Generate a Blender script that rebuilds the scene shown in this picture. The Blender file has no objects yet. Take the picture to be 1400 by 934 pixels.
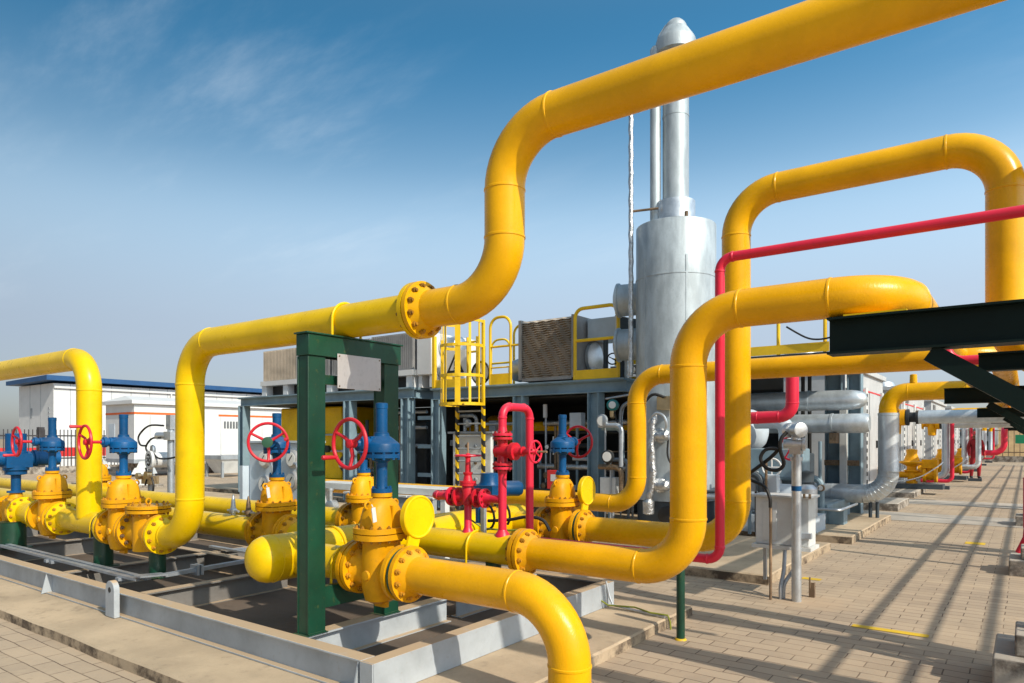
import bpy, math, random
from mathutils import Vector, Matrix
R = math.radians
random.seed(7)
sc = bpy.context.scene
COL = sc.collection
W = {}                      # world matrix of every empty / part built here
PI = math.pi

# ------------------------------------------------------------------ mesh builder
def basis(d):
    d = Vector(d).normalized()
    u = Vector((0, 0, 1)) if abs(d.z) < .9 else Vector((1, 0, 0))
    a = d.cross(u).normalized()
    b = a.cross(d).normalized()
    return d, a, b

class MB:
    def __init__(s):
        s.v = []; s.f = []; s.mi = []; s.cur = 0
    def add(s, vs, fs):
        k = len(s.v)
        s.v += [Vector(p) for p in vs]
        s.f += [tuple(i + k for i in f) for f in fs]
        s.mi += [s.cur] * len(fs)
        return s
    def box(s, a, b):
        x0, y0, z0 = [min(a[i], b[i]) for i in range(3)]
        x1, y1, z1 = [max(a[i], b[i]) for i in range(3)]
        return s.add([(x0,y0,z0),(x1,y0,z0),(x1,y1,z0),(x0,y1,z0),(x0,y0,z1),(x1,y0,z1),(x1,y1,z1),(x0,y1,z1)],
              [(0,3,2,1),(4,5,6,7),(0,1,5,4),(1,2,6,5),(2,3,7,6),(3,0,4,7)])
    def prism(s, poly, mat, h):
        """poly: 2D points, extruded h along local z, placed by matrix mat"""
        n = len(poly)
        vs = [mat @ Vector((x, y, 0)) for x, y in poly] + [mat @ Vector((x, y, h)) for x, y in poly]
        fs = [tuple(range(n))[::-1], tuple(range(n, 2*n))] + [(i, (i+1) % n, n + (i+1) % n, n + i) for i in range(n)]
        return s.add(vs, fs)
    def prof(s, p0, p1, poly, up=(0, 0, 1)):
        """extrude a 2D profile (side, up) from p0 to p1"""
        p0 = Vector(p0); p1 = Vector(p1); d = (p1 - p0)
        L = d.length; d.normalize(); up = Vector(up)
        side = d.cross(up).normalized(); up2 = side.cross(d)
        m = Matrix(((side.x, up2.x, d.x, p0.x), (side.y, up2.y, d.y, p0.y), (side.z, up2.z, d.z, p0.z), (0, 0, 0, 1)))
        return s.prism(poly, m, L)
    def bar(s, p0, p1, w, h, up=(0, 0, 1)):
        return s.prof(p0, p1, [(-w/2, -h/2), (w/2, -h/2), (w/2, h/2), (-w/2, h/2)], up)
    def ibeam(s, p0, p1, h, b, tf=.012, tw=.009, up=(0, 0, 1)):
        x = b/2; y = h/2; t = tw/2
        return s.prof(p0, p1, [(-x,-y),(x,-y),(x,-y+tf),(t,-y+tf),(t,y-tf),(x,y-tf),(x,y),(-x,y),(-x,y-tf),(-t,y-tf),(-t,-y+tf),(-x,-y+tf)], up)
    def channel(s, p0, p1, h, b, t=.01, up=(0, 0, 1), flip=1):
        y = h/2
        P = [(0,-y),(b,-y),(b,-y+t),(t,-y+t),(t,y-t),(b,y-t),(b,y),(0,y)]
        if flip < 0: P = [(-x, y_) for x, y_ in P][::-1]
        return s.prof(p0, p1, P, up)
    def ring_path(s, pts, rad, n=20, caps=True):
        pts = [Vector(p) for p in pts]
        m = len(pts)
        rads = rad if isinstance(rad, (list, tuple)) else [rad]*m
        tans = []
        for i in range(m):
            a = pts[max(i-1, 0)]; b = pts[min(i+1, m-1)]
            tans.append((b-a).normalized())
        d, a, b = basis(tans[0])
        vs = []; fs = []
        for i in range(m):
            t = tans[i]
            a = (a - t*a.dot(t)).normalized(); b = t.cross(a)
            for k in range(n):
                an = 2*PI*k/n
                vs.append(pts[i] + (a*math.cos(an) + b*math.sin(an))*rads[i])
        for i in range(m-1):
            for k in range(n):
                k2 = (k+1) % n
                fs.append((i*n+k, i*n+k2, (i+1)*n+k2, (i+1)*n+k))
        if caps:
            fs.append(tuple(range(n))[::-1]); fs.append(tuple((m-1)*n+k for k in range(n)))
        return s.add(vs, fs)
    def cyl(s, p0, p1, r, n=16, r2=None):
        return s.ring_path([p0, p1], [r, r if r2 is None else r2], n)
    def lathe(s, o, d, prof, n=24):
        """prof: (t along d, radius)"""
        o = Vector(o); d, a, b = basis(d)
        vs = []; fs = []; m = len(prof)
        for t, r in prof:
            for k in range(n):
                an = 2*PI*k/n
                vs.append(o + d*t + (a*math.cos(an) + b*math.sin(an))*max(r, .0004))
        for i in range(m-1):
            for k in range(n):
                k2 = (k+1) % n
                fs.append((i*n+k, i*n+k2, (i+1)*n+k2, (i+1)*n+k))
        fs.append(tuple(range(n))[::-1]); fs.append(tuple((m-1)*n+k for k in range(n)))
        return s.add(vs, fs)
    def loft(s, o, prof, n=28, p=2.0):
        """prof: (z, half x, half y, power)"""
        vs = []; fs = []; m = len(prof); o = Vector(o)
        for q in prof:
            z, ax, ay = q[:3]; pw = q[3] if len(q) > 3 else p
            for k in range(n):
                an = 2*PI*k/n; c = math.cos(an); si = math.sin(an)
                vs.append(o + Vector((ax*math.copysign(abs(c)**(2/pw), c), ay*math.copysign(abs(si)**(2/pw), si), z)))
        for i in range(m-1):
            for k in range(n):
                k2 = (k+1) % n
                fs.append((i*n+k, i*n+k2, (i+1)*n+k2, (i+1)*n+k))
        fs.append(tuple(range(n))[::-1]); fs.append(tuple((m-1)*n+k for k in range(n)))
        return s.add(vs, fs)
    def torus(s, c, d, Rr, r, n=32, m=10, a0=0, a1=2*PI):
        c = Vector(c); d, a, b = basis(d)
        full = abs(a1-a0-2*PI) < 1e-6
        N = n if full else n+1
        vs = []; fs = []
        for i in range(N):
            an = a0 + (a1-a0)*i/n
            u = a*math.cos(an) + b*math.sin(an)
            for j in range(m):
                bn = 2*PI*j/m
                vs.append(c + u*(Rr + r*math.cos(bn)) + d*(r*math.sin(bn)))
        for i in range(n):
            i2 = (i+1) % N
            for j in range(m):
                j2 = (j+1) % m
                fs.append((i*m+j, i2*m+j, i2*m+j2, i*m+j2))
        return s.add(vs, fs)
    def mesh(s, name, mats, inv=None, smooth=35, org=None):
        me = bpy.data.meshes.new(name)
        vs = s.v
        if inv is not None: vs = [inv @ p for p in vs]
        elif org is not None: vs = [p - org for p in vs]
        me.from_pydata([tuple(p) for p in vs], [], s.f)
        for m in (mats if isinstance(mats, (list, tuple)) else [mats]): me.materials.append(m)
        if any(s.mi): me.polygons.foreach_set('material_index', s.mi)
        bm = bmesh.new(); bm.from_mesh(me)
        bmesh.ops.recalc_face_normals(bm, faces=bm.faces[:])
        bm.to_mesh(me); bm.free()
        if smooth:
            me.shade_smooth(); me.set_sharp_from_angle(angle=R(smooth))
        me.update()
        return me
    def build(s, name, mats, parent=None, local=False, bevel=0, smooth=35):
        """one mesh object; verts are world coords unless local"""
        if parent is not None:
            M = W[parent]
            me = s.mesh(name, mats, None if local else M.inverted(), smooth)
            o = bpy.data.objects.new(name, me); o.parent = parent
            W[o] = M.copy()
        else:
            xs = [p.x for p in s.v]; ys = [p.y for p in s.v]; zs = [p.z for p in s.v]
            org = Vector(((min(xs)+max(xs))/2, (min(ys)+max(ys))/2, min(zs)))
            me = s.mesh(name, mats, None, smooth, org)
            o = bpy.data.objects.new(name, me); o.location = org
            W[o] = Matrix.Translation(org)
        COL.objects.link(o)
        if bevel:
            md = o.modifiers.new('bevel', 'BEVEL'); md.width = bevel; md.segments = 2; md.limit_method = 'ANGLE'; md.angle_limit = R(40)
        return o
import bmesh

def inst(name, me, parent, M):
    """an object sharing a mesh, M in world coordinates"""
    o = bpy.data.objects.new(name, me); o.parent = parent
    o.matrix_basis = W[parent].inverted() @ M
    W[o] = M.copy(); COL.objects.link(o)
    return o
def tag(o, label, cat, group=None):
    o['label'] = label; o['category'] = cat
    if group: o['group'] = group
    return o
def thing(name, label, cat, loc, group=None, rz=0):
    o = bpy.data.objects.new(name, None); COL.objects.link(o)
    o.location = loc; o.rotation_euler = (0, 0, rz)
    o.empty_display_size = .1
    W[o] = Matrix.Translation(loc) @ Matrix.Rotation(rz, 4, 'Z')
    return tag(o, label, cat, group)
def kind(o, k='structure'):
    o['kind'] = k; return o
def copy_tree(o, parent=None, link=None):
    c = o.copy(); COL.objects.link(c)
    if parent is not None: c.parent = parent
    for ch in o.children: copy_tree(ch, c)
    return c

# ------------------------------------------------------------------ materials
def mat_base(name):
    m = bpy.data.materials.new(name); m.use_nodes = True
    nt = m.node_tree; b = nt.nodes['Principled BSDF']
    return m, nt, b
def N(nt, t, **k):
    n = nt.nodes.new(t)
    for a, v in k.items():
        if hasattr(n, a): setattr(n, a, v)
        else: n.inputs[a].default_value = v
    return n
def mixc(nt, fac, a, b, blend='MIX'):
    n = nt.nodes.new('ShaderNodeMix'); n.data_type = 'RGBA'; n.blend_type = blend
    for i, v in ((0, fac), (6, a), (7, b)):
        if hasattr(v, 'is_linked') or hasattr(v, 'links'): nt.links.new(v, n.inputs[i])
        else: n.inputs[i].default_value = v if i == 0 else (*v[:3], 1)
    return n.outputs[2]
def ramp(nt, src, lo, hi):
    n = nt.nodes.new('ShaderNodeMapRange'); n.interpolation_type = 'SMOOTHSTEP'
    n.inputs[1].default_value = min(lo, hi); n.inputs[2].default_value = max(lo, hi)
    if lo > hi: n.inputs[3].default_value = 1; n.inputs[4].default_value = 0
    nt.links.new(src, n.inputs[0]); return n.outputs[0]
def mul(nt, a, b, op='MULTIPLY'):
    n = nt.nodes.new('ShaderNodeMath'); n.operation = op
    for i, v in enumerate((a, b)):
        if hasattr(v, 'links'): nt.links.new(v, n.inputs[i])
        else: n.inputs[i].default_value = v
    return n.outputs[0]
def noise(nt, scale, det=4, rough=.55, vec=None, stretch=None):
    n = nt.nodes.new('ShaderNodeTexNoise'); n.inputs['Scale'].default_value = scale
    n.inputs['Detail'].default_value = det; n.inputs['Roughness'].default_value = rough
    if vec is None:
        g = nt.nodes.get('GEO') or N(nt, 'ShaderNodeNewGeometry'); g.name = 'GEO'; vec = g.outputs['Position']
    if stretch:
        mp = nt.nodes.new('ShaderNodeMapping'); mp.inputs['Scale'].default_value = stretch
        nt.links.new(vec, mp.inputs[0]); vec = mp.outputs[0]
    nt.links.new(vec, n.inputs['Vector'])
    return n.outputs['Fac']
def upface(nt, lo=.55, hi=.95):
    g = nt.nodes.get('GEO') or N(nt, 'ShaderNodeNewGeometry'); g.name = 'GEO'
    sp = N(nt, 'ShaderNodeSeparateXYZ'); nt.links.new(g.outputs['True Normal'], sp.inputs[0])
    return ramp(nt, sp.outputs['Z'], lo, hi)
DUST = (.47, .345, .22)
def paint(name, col, rough=.42, var=.10, dust=.25, bump=.05, bscale=60, stretch=None, wear=0, wearcol=(.13, .06, .03), spec=.5, dr=(.30, .72)):
    m, nt, b = mat_base(name)
    n1 = noise(nt, 2.3, 5, .6); n2 = noise(nt, 14, 4, .6)
    dk = tuple(c*(1-var*2.2) for c in col); lt = tuple(min(1, c*(1+var*.7)) for c in col)
    c = mixc(nt, ramp(nt, n1, .3, .7), dk, lt)
    c = mixc(nt, mul(nt, ramp(nt, n2, .52, .75), var*1.6), c, tuple(x*.45 for x in col))
    if wear:
        c = mixc(nt, mul(nt, ramp(nt, noise(nt, 22, 6, .7), .60, .66), wear), c, wearcol)
    if dust:
        f = mul(nt, upface(nt), ramp(nt, noise(nt, 5, 5, .65), *dr))
        c = mixc(nt, mul(nt, f, dust), c, DUST)
    nt.links.new(c, b.inputs['Base Color'])
    r = N(nt, 'ShaderNodeMapRange'); r.inputs[3].default_value = rough-.09; r.inputs[4].default_value = rough+.13
    nt.links.new(n2, r.inputs[0]); nt.links.new(r.outputs[0], b.inputs['Roughness'])
    b.inputs['Specular IOR Level'].default_value = spec
    if bump:
        bp = N(nt, 'ShaderNodeBump'); bp.inputs['Strength'].default_value = bump; bp.inputs['Distance'].default_value = .01
        nt.links.new(noise(nt, bscale, 3, .6, None, stretch), bp.inputs['Height']); nt.links.new(bp.outputs[0], b.inputs['Normal'])
    return m
def metal(name, col, rough=.4, var=.2, bump=.06, bscale=30, stretch=None, metallic=1.0, patch=5, spots=0):
    m, nt, b = mat_base(name)
    n1 = noise(nt, patch, 5, .6, None, stretch); n2 = noise(nt, 40, 3, .6)
    c = mixc(nt, ramp(nt, n1, .3, .7), tuple(x*(1-var) for x in col), tuple(min(1, x*(1+var*.5)) for x in col))
    c = mixc(nt, mul(nt, ramp(nt, n2, .5, .8), .35), c, tuple(x*.6 for x in col))
    if spots: c = mixc(nt, mul(nt, ramp(nt, noise(nt, 9, 6, .75), .62, .70), spots), c, (.16, .08, .04))
    nt.links.new(c, b.inputs['Base Color']); b.inputs['Metallic'].default_value = metallic
    r = N(nt, 'ShaderNodeMapRange'); r.inputs[3].default_value = rough-.12; r.inputs[4].default_value = rough+.16
    nt.links.new(n1, r.inputs[0]); nt.links.new(r.outputs[0], b.inputs['Roughness'])
    if bump:
        bp = N(nt, 'ShaderNodeBump'); bp.inputs['Strength'].default_value = bump; bp.inputs['Distance'].default_value = .02
        nt.links.new(noise(nt, bscale, 3, .6, None, stretch), bp.inputs['Height']); nt.links.new(bp.outputs[0], b.inputs['Normal'])
    return m
M = {}
M['yellow'] = paint('yellow_paint', (.82, .53, .001), .28, .08, .22, .04, wear=.06, spec=.30)
M['yvalve'] = paint('valve_yellow_paint', (.74, .345, .002), .44, .13, .24, .10, 90, spec=.25, wear=.35, wearcol=(.30, .13, .02))
M['amber'] = paint('amber_pipe_wrap', (.82, .405, .001), .27, .07, .12, .16, 70, (2.2, .6, .6), spec=.30)
M['amberz'] = paint('amber_pipe_paint', (.82, .42, .001), .26, .08, .14, .05, 50, spec=.30)
M['rail'] = paint('railing_yellow', (.82, .52, .01), .45, .08, .05, 0)
M['blue'] = paint('actuator_blue', (.001, .080, .235), .40, .16, .16, .08, 80, wear=.25, wearcol=(.10, .12, .15), spec=.3)
M['red'] = paint('handwheel_red', (.60, .012, .030), .36, .14, .12, .05, 80, wear=.3, wearcol=(.16, .04, .03))
M['redpipe'] = paint('red_pipe_paint', (.72, .016, .055), .40, .06, .22, .03)
M['green'] = paint('frame_green', (.004, .055, .029), .40, .18, .18, .05, 40, wear=.10, wearcol=(.30, .24, .02))
M['rackgreen'] = paint('rack_shaded_green', (.004, .014, .012), .48, .12, .04, .03, 40, spec=.18)  # the frame green, with the rack's shade put into its colour
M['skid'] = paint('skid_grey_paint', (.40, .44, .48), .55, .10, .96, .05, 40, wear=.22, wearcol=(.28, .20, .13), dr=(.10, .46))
M['skidinner'] = paint('dusty_shaded_skid_paint', (.20, .19, .18), .6, .12, .85, .05, 40, wear=.25, wearcol=(.12, .09, .07), dr=(.1, .5))  # skid grey with the shade under the pipes put into its colour, plus dust
M['steel'] = paint('blue_grey_steel', (.20, .295, .36), .5, .10, .25, .03, 40, wear=.12)
M['white'] = paint('white_sheet', (.64, .65, .66), .5, .03, .12, .02)
M['offwhite'] = paint('offwhite_enamel', (.66, .68, .68), .5, .08, .35, .03, wear=.10, wearcol=(.35, .24, .15))
M['paleblue'] = paint('pale_grey_cabinet', (.50, .58, .66), .5, .06, .15, .02)
M['grey'] = paint('grey_enamel', (.30, .33, .36), .5, .10, .3, .03)
M['roofblue'] = paint('blue_roof_sheet', (.012, .075, .21), .5, .08, .1, .02)
M['orange'] = paint('orange_stripe', (.78, .13, .01), .5, .05, 0, 0)
M['redstripe'] = paint('red_stripe', (.62, .03, .03), .5, .05, 0, 0)
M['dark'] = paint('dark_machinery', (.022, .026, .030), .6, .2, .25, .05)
M['tankdark'] = paint('dark_blue_tank', (.05, .07, .09), .5, .15, .2, .03)
M['black'] = paint('black_rubber', (.012, .012, .013), .5, .1, .1, .03)
M['louvre'] = paint('brown_louvre', (.50, .42, .335), .6, .12, .1, .05)
M['greylouvre'] = paint('grey_louvre', (.25, .25, .255), .6, .12, .1, .05)
M['shutter'] = paint('shutter_grey', (.12, .13, .14), .6, .1, 0, 0)
M['galv'] = metal('galvanised_steel', (.62, .66, .70), .42, .16, .04, 14, None, .85, 6)
M['galvpipe'] = metal('silver_pipe_jacket', (.60, .66, .71), .38, .16, .10, 8, (1.5, 1.5, .6), .55, 4, .15)
M['stack'] = metal('stack_sheet_metal', (.43, .49, .53), .50, .22, .14, 3, (2, 2, .6), .35, 3.2, .12)
M['foil'] = metal('crinkled_foil', (.62, .63, .64), .34, .3, .9, 28, None, .95, 12)
M['plate'] = metal('brushed_plate', (.60, .58, .57), .50, .08, .02, 60, (1, 1, .1), .7, 3)
M['conduit'] = metal('zinc_conduit', (.42, .46, .51), .45, .15, .03, 20, None, .6, 6)
M['bolt'] = metal('rusty_bolt', (.24, .17, .11), .5, .4, .1, 60, None, .7, 30)
M['boltpaint'] = paint('painted_bolt', (.50, .23, .012), .5, .3, .1, .1, 90, wear=.6, wearcol=(.10, .06, .04))
M['boltred'] = paint('painted_red_bolt', (.40, .02, .025), .5, .2, .1, .1, 90)
M['brass'] = metal('brass_fitting', (.60, .48, .30), .35, .2, .05)
M['gasket'] = paint('green_gasket', (.02, .09, .05), .6, .1, 0, 0)
M['glass'] = paint('gauge_face', (.80, .80, .78), .2, .03, 0, 0)
M['teal'] = paint('teal_transmitter', (.01, .22, .22), .4, .1, .1, .02)
M['wire'] = paint('yellow_green_wire', (.30, .34, .03), .5, .3, 0, 0)
M['coverall'] = paint('red_coverall', (.35, .012, .02), .8, .2, 0, .1)
M['skin'] = paint('skin', (.42, .22, .14), .5, .05, 0, 0)
M['boots'] = paint('black_boots', (.015, .015, .015), .5, .1, 0, 0)
M['helmet'] = paint('helmet_red', (.55, .03, .03), .3, .05, 0, 0)
M['signgreen'] = paint('sign_green', (.01, .25, .12), .5, .05, 0, 0)
M['yline'] = paint('yellow_road_paint', (.72, .47, .02), .7, .12, 0, .1, 30, wear=.8, wearcol=(.34, .26, .19))
M['fence'] = paint('fence_iron', (.05, .045, .05), .5, .2, 0, 0)
M['rusty'] = paint('rusty_pipe', (.30, .20, .12), .6, .3, .1, .1, wear=.5)

def hazard():
    m, nt, b = mat_base('hazard_stripes')
    g = N(nt, 'ShaderNodeNewGeometry'); sp = N(nt, 'ShaderNodeSeparateXYZ'); nt.links.new(g.outputs['Position'], sp.inputs[0])
    s_ = mul(nt, mul(nt, sp.outputs['X'], sp.outputs['Z'], 'ADD'), 4.2); f = mul(nt, s_, 1.0, 'FRACT')
    f = mul(nt, f, .5, 'GREATER_THAN')
    nt.links.new(mixc(nt, f, (.02, .02, .02), (.82, .52, .01)), b.inputs['Base Color']); b.inputs['Roughness'].default_value = .5
    return m
M['hazard'] = hazard()

def pavement_mat():
    m, nt, b = mat_base('brick_pavement')
    g = N(nt, 'ShaderNodeNewGeometry'); g.name = 'GEO'
    # slightly wobbly joints
    nz = nt.nodes.new('ShaderNodeTexNoise'); nz.inputs['Scale'].default_value = 3.0; nt.links.new(g.outputs['Position'], nz.inputs['Vector'])
    mv = nt.nodes.new('ShaderNodeVectorMath'); mv.operation = 'MULTIPLY_ADD'
    nt.links.new(nz.outputs['Color'], mv.inputs[0]); mv.inputs[1].default_value = (.022, .022, 0); nt.links.new(g.outputs['Position'], mv.inputs[2])
    br = nt.nodes.new('ShaderNodeTexBrick'); nt.links.new(mv.outputs[0], br.inputs['Vector'])
    br.offset = .5; br.inputs['Scale'].default_value = 1.0
    br.inputs['Brick Width'].default_value = .285; br.inputs['Row Height'].default_value = .13
    br.inputs['Mortar Size'].default_value = .0046; br.inputs['Mortar Smooth'].default_value = .3; br.inputs['Bias'].default_value = -.1
    br.inputs['Color1'].default_value = (.42, .33, .24, 1); br.inputs['Color2'].default_value = (.33, .26, .193, 1)
    br.inputs['Mortar'].default_value = (.12, .085, .06, 1)
    c = br.outputs['Color']
    c = mixc(nt, mul(nt, ramp(nt, noise(nt, 1.1, 6, .62), .38, .68), .55), c, (.49, .38, .265))
    c = mixc(nt, mul(nt, ramp(nt, noise(nt, .45, 4, .6), .5, .72), .35), c, (.25, .19, .15))
    c = mixc(nt, mul(nt, ramp(nt, noise(nt, 18, 5, .7), .55, .75), .28), c, (.22, .16, .12))
    c = mixc(nt, mul(nt, ramp(nt, noise(nt, 90, 2, .6), .55, .8), .25), c, (.55, .44, .33))
    c = mixc(nt, mul(nt, ramp(nt, noise(nt, 2.4, 7, .7), .56, .70), .45), c, (.47, .37, .26))
    c = mixc(nt, mul(nt, ramp(nt, noise(nt, 6.5, 6, .75), .60, .70), .40), c, (.17, .13, .10))
    dv = nt.nodes.new('ShaderNodeVectorMath'); dv.operation = 'DISTANCE'; nt.links.new(g.outputs['Position'], dv.inputs[0]); dv.inputs[1].default_value = (-1.62, 6.75, 0)
    sandy = mul(nt, ramp(nt, mul(nt, dv.outputs['Value'], mul(nt, noise(nt, 7, 5, .7), .5), 'ADD'), .75, .35), .75)
    c = mixc(nt, sandy, c, (.46, .34, .23))
    nt.links.new(c, b.inputs['Base Color']); b.inputs['Roughness'].default_value = .85
    b.inputs['Specular IOR Level'].default_value = .25
    h = mul(nt, mul(nt, br.outputs['Fac'], -1.0), mul(nt, noise(nt, 60, 4, .7), .35), 'ADD')
    h = mul(nt, h, mul(nt, noise(nt, 4.6, 1, .5), .9), 'ADD')
    bp = N(nt, 'ShaderNodeBump'); bp.inputs['Strength'].default_value = .5; bp.inputs['Distance'].default_value = .006
    nt.links.new(h, bp.inputs['Height']); nt.links.new(bp.outputs[0], b.inputs['Normal'])
    return m
def concrete_mat(name, col, dirt=(.16, .12, .09), amt=.6):
    m, nt, b = mat_base(name)
    c = mixc(nt, ramp(nt, noise(nt, 1.6, 6, .62), .3, .7), tuple(x*.82 for x in col), tuple(x*1.12 for x in col))
    c = mixc(nt, mul(nt, ramp(nt, noise(nt, 7, 6, .7), .54, .72), amt*.5), c, dirt)
    c = mixc(nt, mul(nt, ramp(nt, noise(nt, 70, 3, .7), .5, .8), .3), c, tuple(x*.6 for x in col))
    # weathered vertical edges
    up = upface(nt, .3, .7)
    side = mul(nt, mul(nt, 1.0, up, 'SUBTRACT'), ramp(nt, noise(nt, 4, 8, .72), .40, .62))
    c = mixc(nt, mul(nt, side, min(1, amt*1.2)), c, tuple(x*.55 for x in dirt))
    nt.links.new(c, b.inputs['Base Color']); b.inputs['Roughness'].default_value = .88; b.inputs['Specular IOR Level'].default_value = .25
    bp = N(nt, 'ShaderNodeBump'); bp.inputs['Strength'].default_value = .35; bp.inputs['Distance'].default_value = .008
    nt.links.new(noise(nt, 30, 6, .7), bp.inputs['Height']); nt.links.new(bp.outputs[0], b.inputs['Normal'])
    return m
M['brick'] = pavement_mat()
M['pad'] = concrete_mat('dusty_concrete', (.46, .36, .25), (.16, .12, .09), .8)
M['concrete'] = concrete_mat('grey_concrete', (.42, .38, .33), (.14, .11, .09), .7)
M['floor'] = concrete_mat('dirty_shaded_skid_floor', (.13, .10, .078), (.06, .05, .04), .6)  # dirt tone with the shade between the skid beams put into it
M['plain'] = concrete_mat('dry_plain', (.33, .25, .17), (.20, .17, .10), .5)
M['bank'] = concrete_mat('ochre_bank', (.36, .24, .12), (.12, .10, .05), .6)

# ------------------------------------------------------------------ shared pieces
BOLT = {}
def bolt_mesh(L, r, mat):
    k = (round(L, 3), round(r, 4), mat)
    if k not in BOLT:
        mb = MB(); h = r*1.1
        for sgn in (-1, 1):
            mb.cyl((sgn*L/2, 0, 0), (sgn*(L/2 + h), 0, 0), r, 6)
        mb.cyl((-L/2 - h - r*.7, 0, 0), (L/2 + h + r*.7, 0, 0), r*.55, 8)
        BOLT[k] = mb.mesh('bolt', M[mat])
    return BOLT[k]
def axis_matrix(c, d):
    d, a, b = basis(d)
    return Matrix(((d.x, a.x, b.x, c[0]), (d.y, a.y, b.y, c[1]), (d.z, a.z, b.z, c[2]), (0, 0, 0, 1)))
def bolt_ring(parent, c, d, Rr, n, L, r, mat='boltpaint', ph=.5, skip=None):
    base = axis_matrix(c, d); me = bolt_mesh(L, r, mat)
    for k in range(n):
        a = 2*PI*(k+ph)/n
        Mx = base @ Matrix.Rotation(a, 4, 'X') @ Matrix.Translation((0, Rr, 0)) @ Matrix.Rotation(k*.7, 4, 'X')
        if skip and skip(Mx.translation): continue
        inst('bolt', me, parent, Mx)

def arc_path(pts, Rb, seg=12):
    """polyline with every corner rounded to radius Rb; returns points and the weld positions"""
    pts = [Vector(p) for p in pts]
    Rs = Rb if isinstance(Rb, (list, tuple)) else [Rb]*len(pts)
    out = [pts[0]]; welds = []
    for i in range(1, len(pts)-1):
        a, p, b = pts[i-1], pts[i], pts[i+1]; Rr = Rs[i]
        u = (a-p).normalized(); w = (b-p).normalized()
        ang = math.acos(max(-1, min(1, u.dot(w)))); t = Rr/math.tan(ang/2)
        s0 = p + u*t; s1 = p + w*t
        c = p + (u+w).normalized()*(Rr/math.sin(ang/2))
        e0 = (s0-c); e1 = (s1-c); th = PI - ang
        ax = e0.cross(e1).normalized()
        for k in range(seg+1):
            out.append(c + Matrix.Rotation(th*k/seg, 3, ax) @ e0)
        welds += [(s0, -u), (s1, w)]
    out.append(pts[-1])
    # split long straights so that shading noise stays even
    return out, welds
def smooth_path(K, n=5):
    K = [Vector(k) for k in K]; out = []
    for i in range(len(K)-1):
        p0 = K[max(i-1, 0)]; p1 = K[i]; p2 = K[i+1]; p3 = K[min(i+2, len(K)-1)]
        for j in range(n):
            u = j/n
            out.append(.5*((2*p1) + (p2-p0)*u + (2*p0-5*p1+4*p2-p3)*u*u + (3*p1-p0-3*p2+p3)*u**3))
    return out + [K[-1]]
def pipe_mb(pts, r, Rb, n=32, seg=12, weld=True, caps=True, mb=None):
    mb = mb or MB()
    path, welds = arc_path(pts, Rb, seg)
    mb.ring_path(path, r, n, caps)
    if weld:
        for c, d in welds:
            mb.lathe(c, d, [(-.009, r*.995), (-.005, r+.0035), (.005, r+.0035), (.009, r*.995)], n)
    return mb
FL_R = .172; FL_T = .030
def flange_mb(c, d, r, FR=FL_R, T=FL_T, n=36, mb=None, hub=True):
    """c: joint face, d: outward direction of the pipe end"""
    mb = mb or MB()
    pr = [(0, FR), (-T, FR)]
    if hub: pr += [(-T-.001, r*1.32), (-T-.055, r*1.01), (-T-.056, r*.9)]
    pr = [(.0, r*.7)] + [(.003, FR*.62), (0.0, FR*.63)][:0] + pr
    mb.lathe(c, d, pr, n)
    return mb
PIPE_R = .112; PZ = .67
def spool(name, label, cat, pts, r=PIPE_R, Rb=.33, mat='yellow', flanges=(), group=None, n=32, clamps=(), extra=None):
    zs = [p[2] for p in pts]
    loc = (sum(p[0] for p in pts)/len(pts), sum(p[1] for p in pts)/len(pts), min(zs)-r)
    if not flanges and not extra:
        o = pipe_mb(pts, r, Rb, n).build(name, M[mat])
        return tag(o, label, cat, group)
    t = thing(name, label, cat, loc, group)
    pipe_mb(pts, r, Rb, n).build('pipe', M[mat], t)
    for fl in flanges:
        c, d = fl[0], fl[1]; nb = fl[2] if len(fl) > 2 else 12
        fm = fl[3] if len(fl) > 3 else mat
        f = flange_mb(c, d, r).build('flange', M[fm], t)
        if nb: bolt_ring(f, Vector(c) + Vector(d)*.005, d, FL_R*.82, nb, .030*2+.012, .0175, 'boltpaint')
    return t

CACHE = {}
def cached(key, fn, name, mats):
    if key not in CACHE: CACHE[key] = fn().mesh(name, mats)
    return CACHE[key]

# ------------------------------------------------------------------ gate valve
def body_fn():
    mb = MB()
    for s in (-1, 1):
        mb.lathe((s*.2, 0, 0), (s, 0, 0), [(-.16, .105), (-.06, .112), (-.036, .130), (-.030, .130), (-.030, FL_R), (0, FL_R), (0, .07)], 36)
    mb.loft((0, 0, 0), [(-.205, .045, .07, 2.6), (-.185, .078, .105, 2.8), (-.10, .092, .128, 2.8), (.08, .092, .128, 2.8), (.17, .088, .125, 2.8), (.205, .10, .135, 2.8)], 36)
    mb.loft((0, 0, 0), [(.200, .145, .178, 2.7), (.234, .145, .178, 2.7)], 40)
    mb.box((-.05, -.015, -.235), (.05, .015, -.19))
    mb.lathe((0, -.128, -.02), (0, -1, 0), [(-.02, .035), (.012, .03), (.014, .01)], 14)
    mb.prof((-.19, -.0, -.03), (-.05, -.0, -.03), [(-.10, -.006), (.10, -.006), (.10, .006), (-.10, .006)])
    return mb
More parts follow.
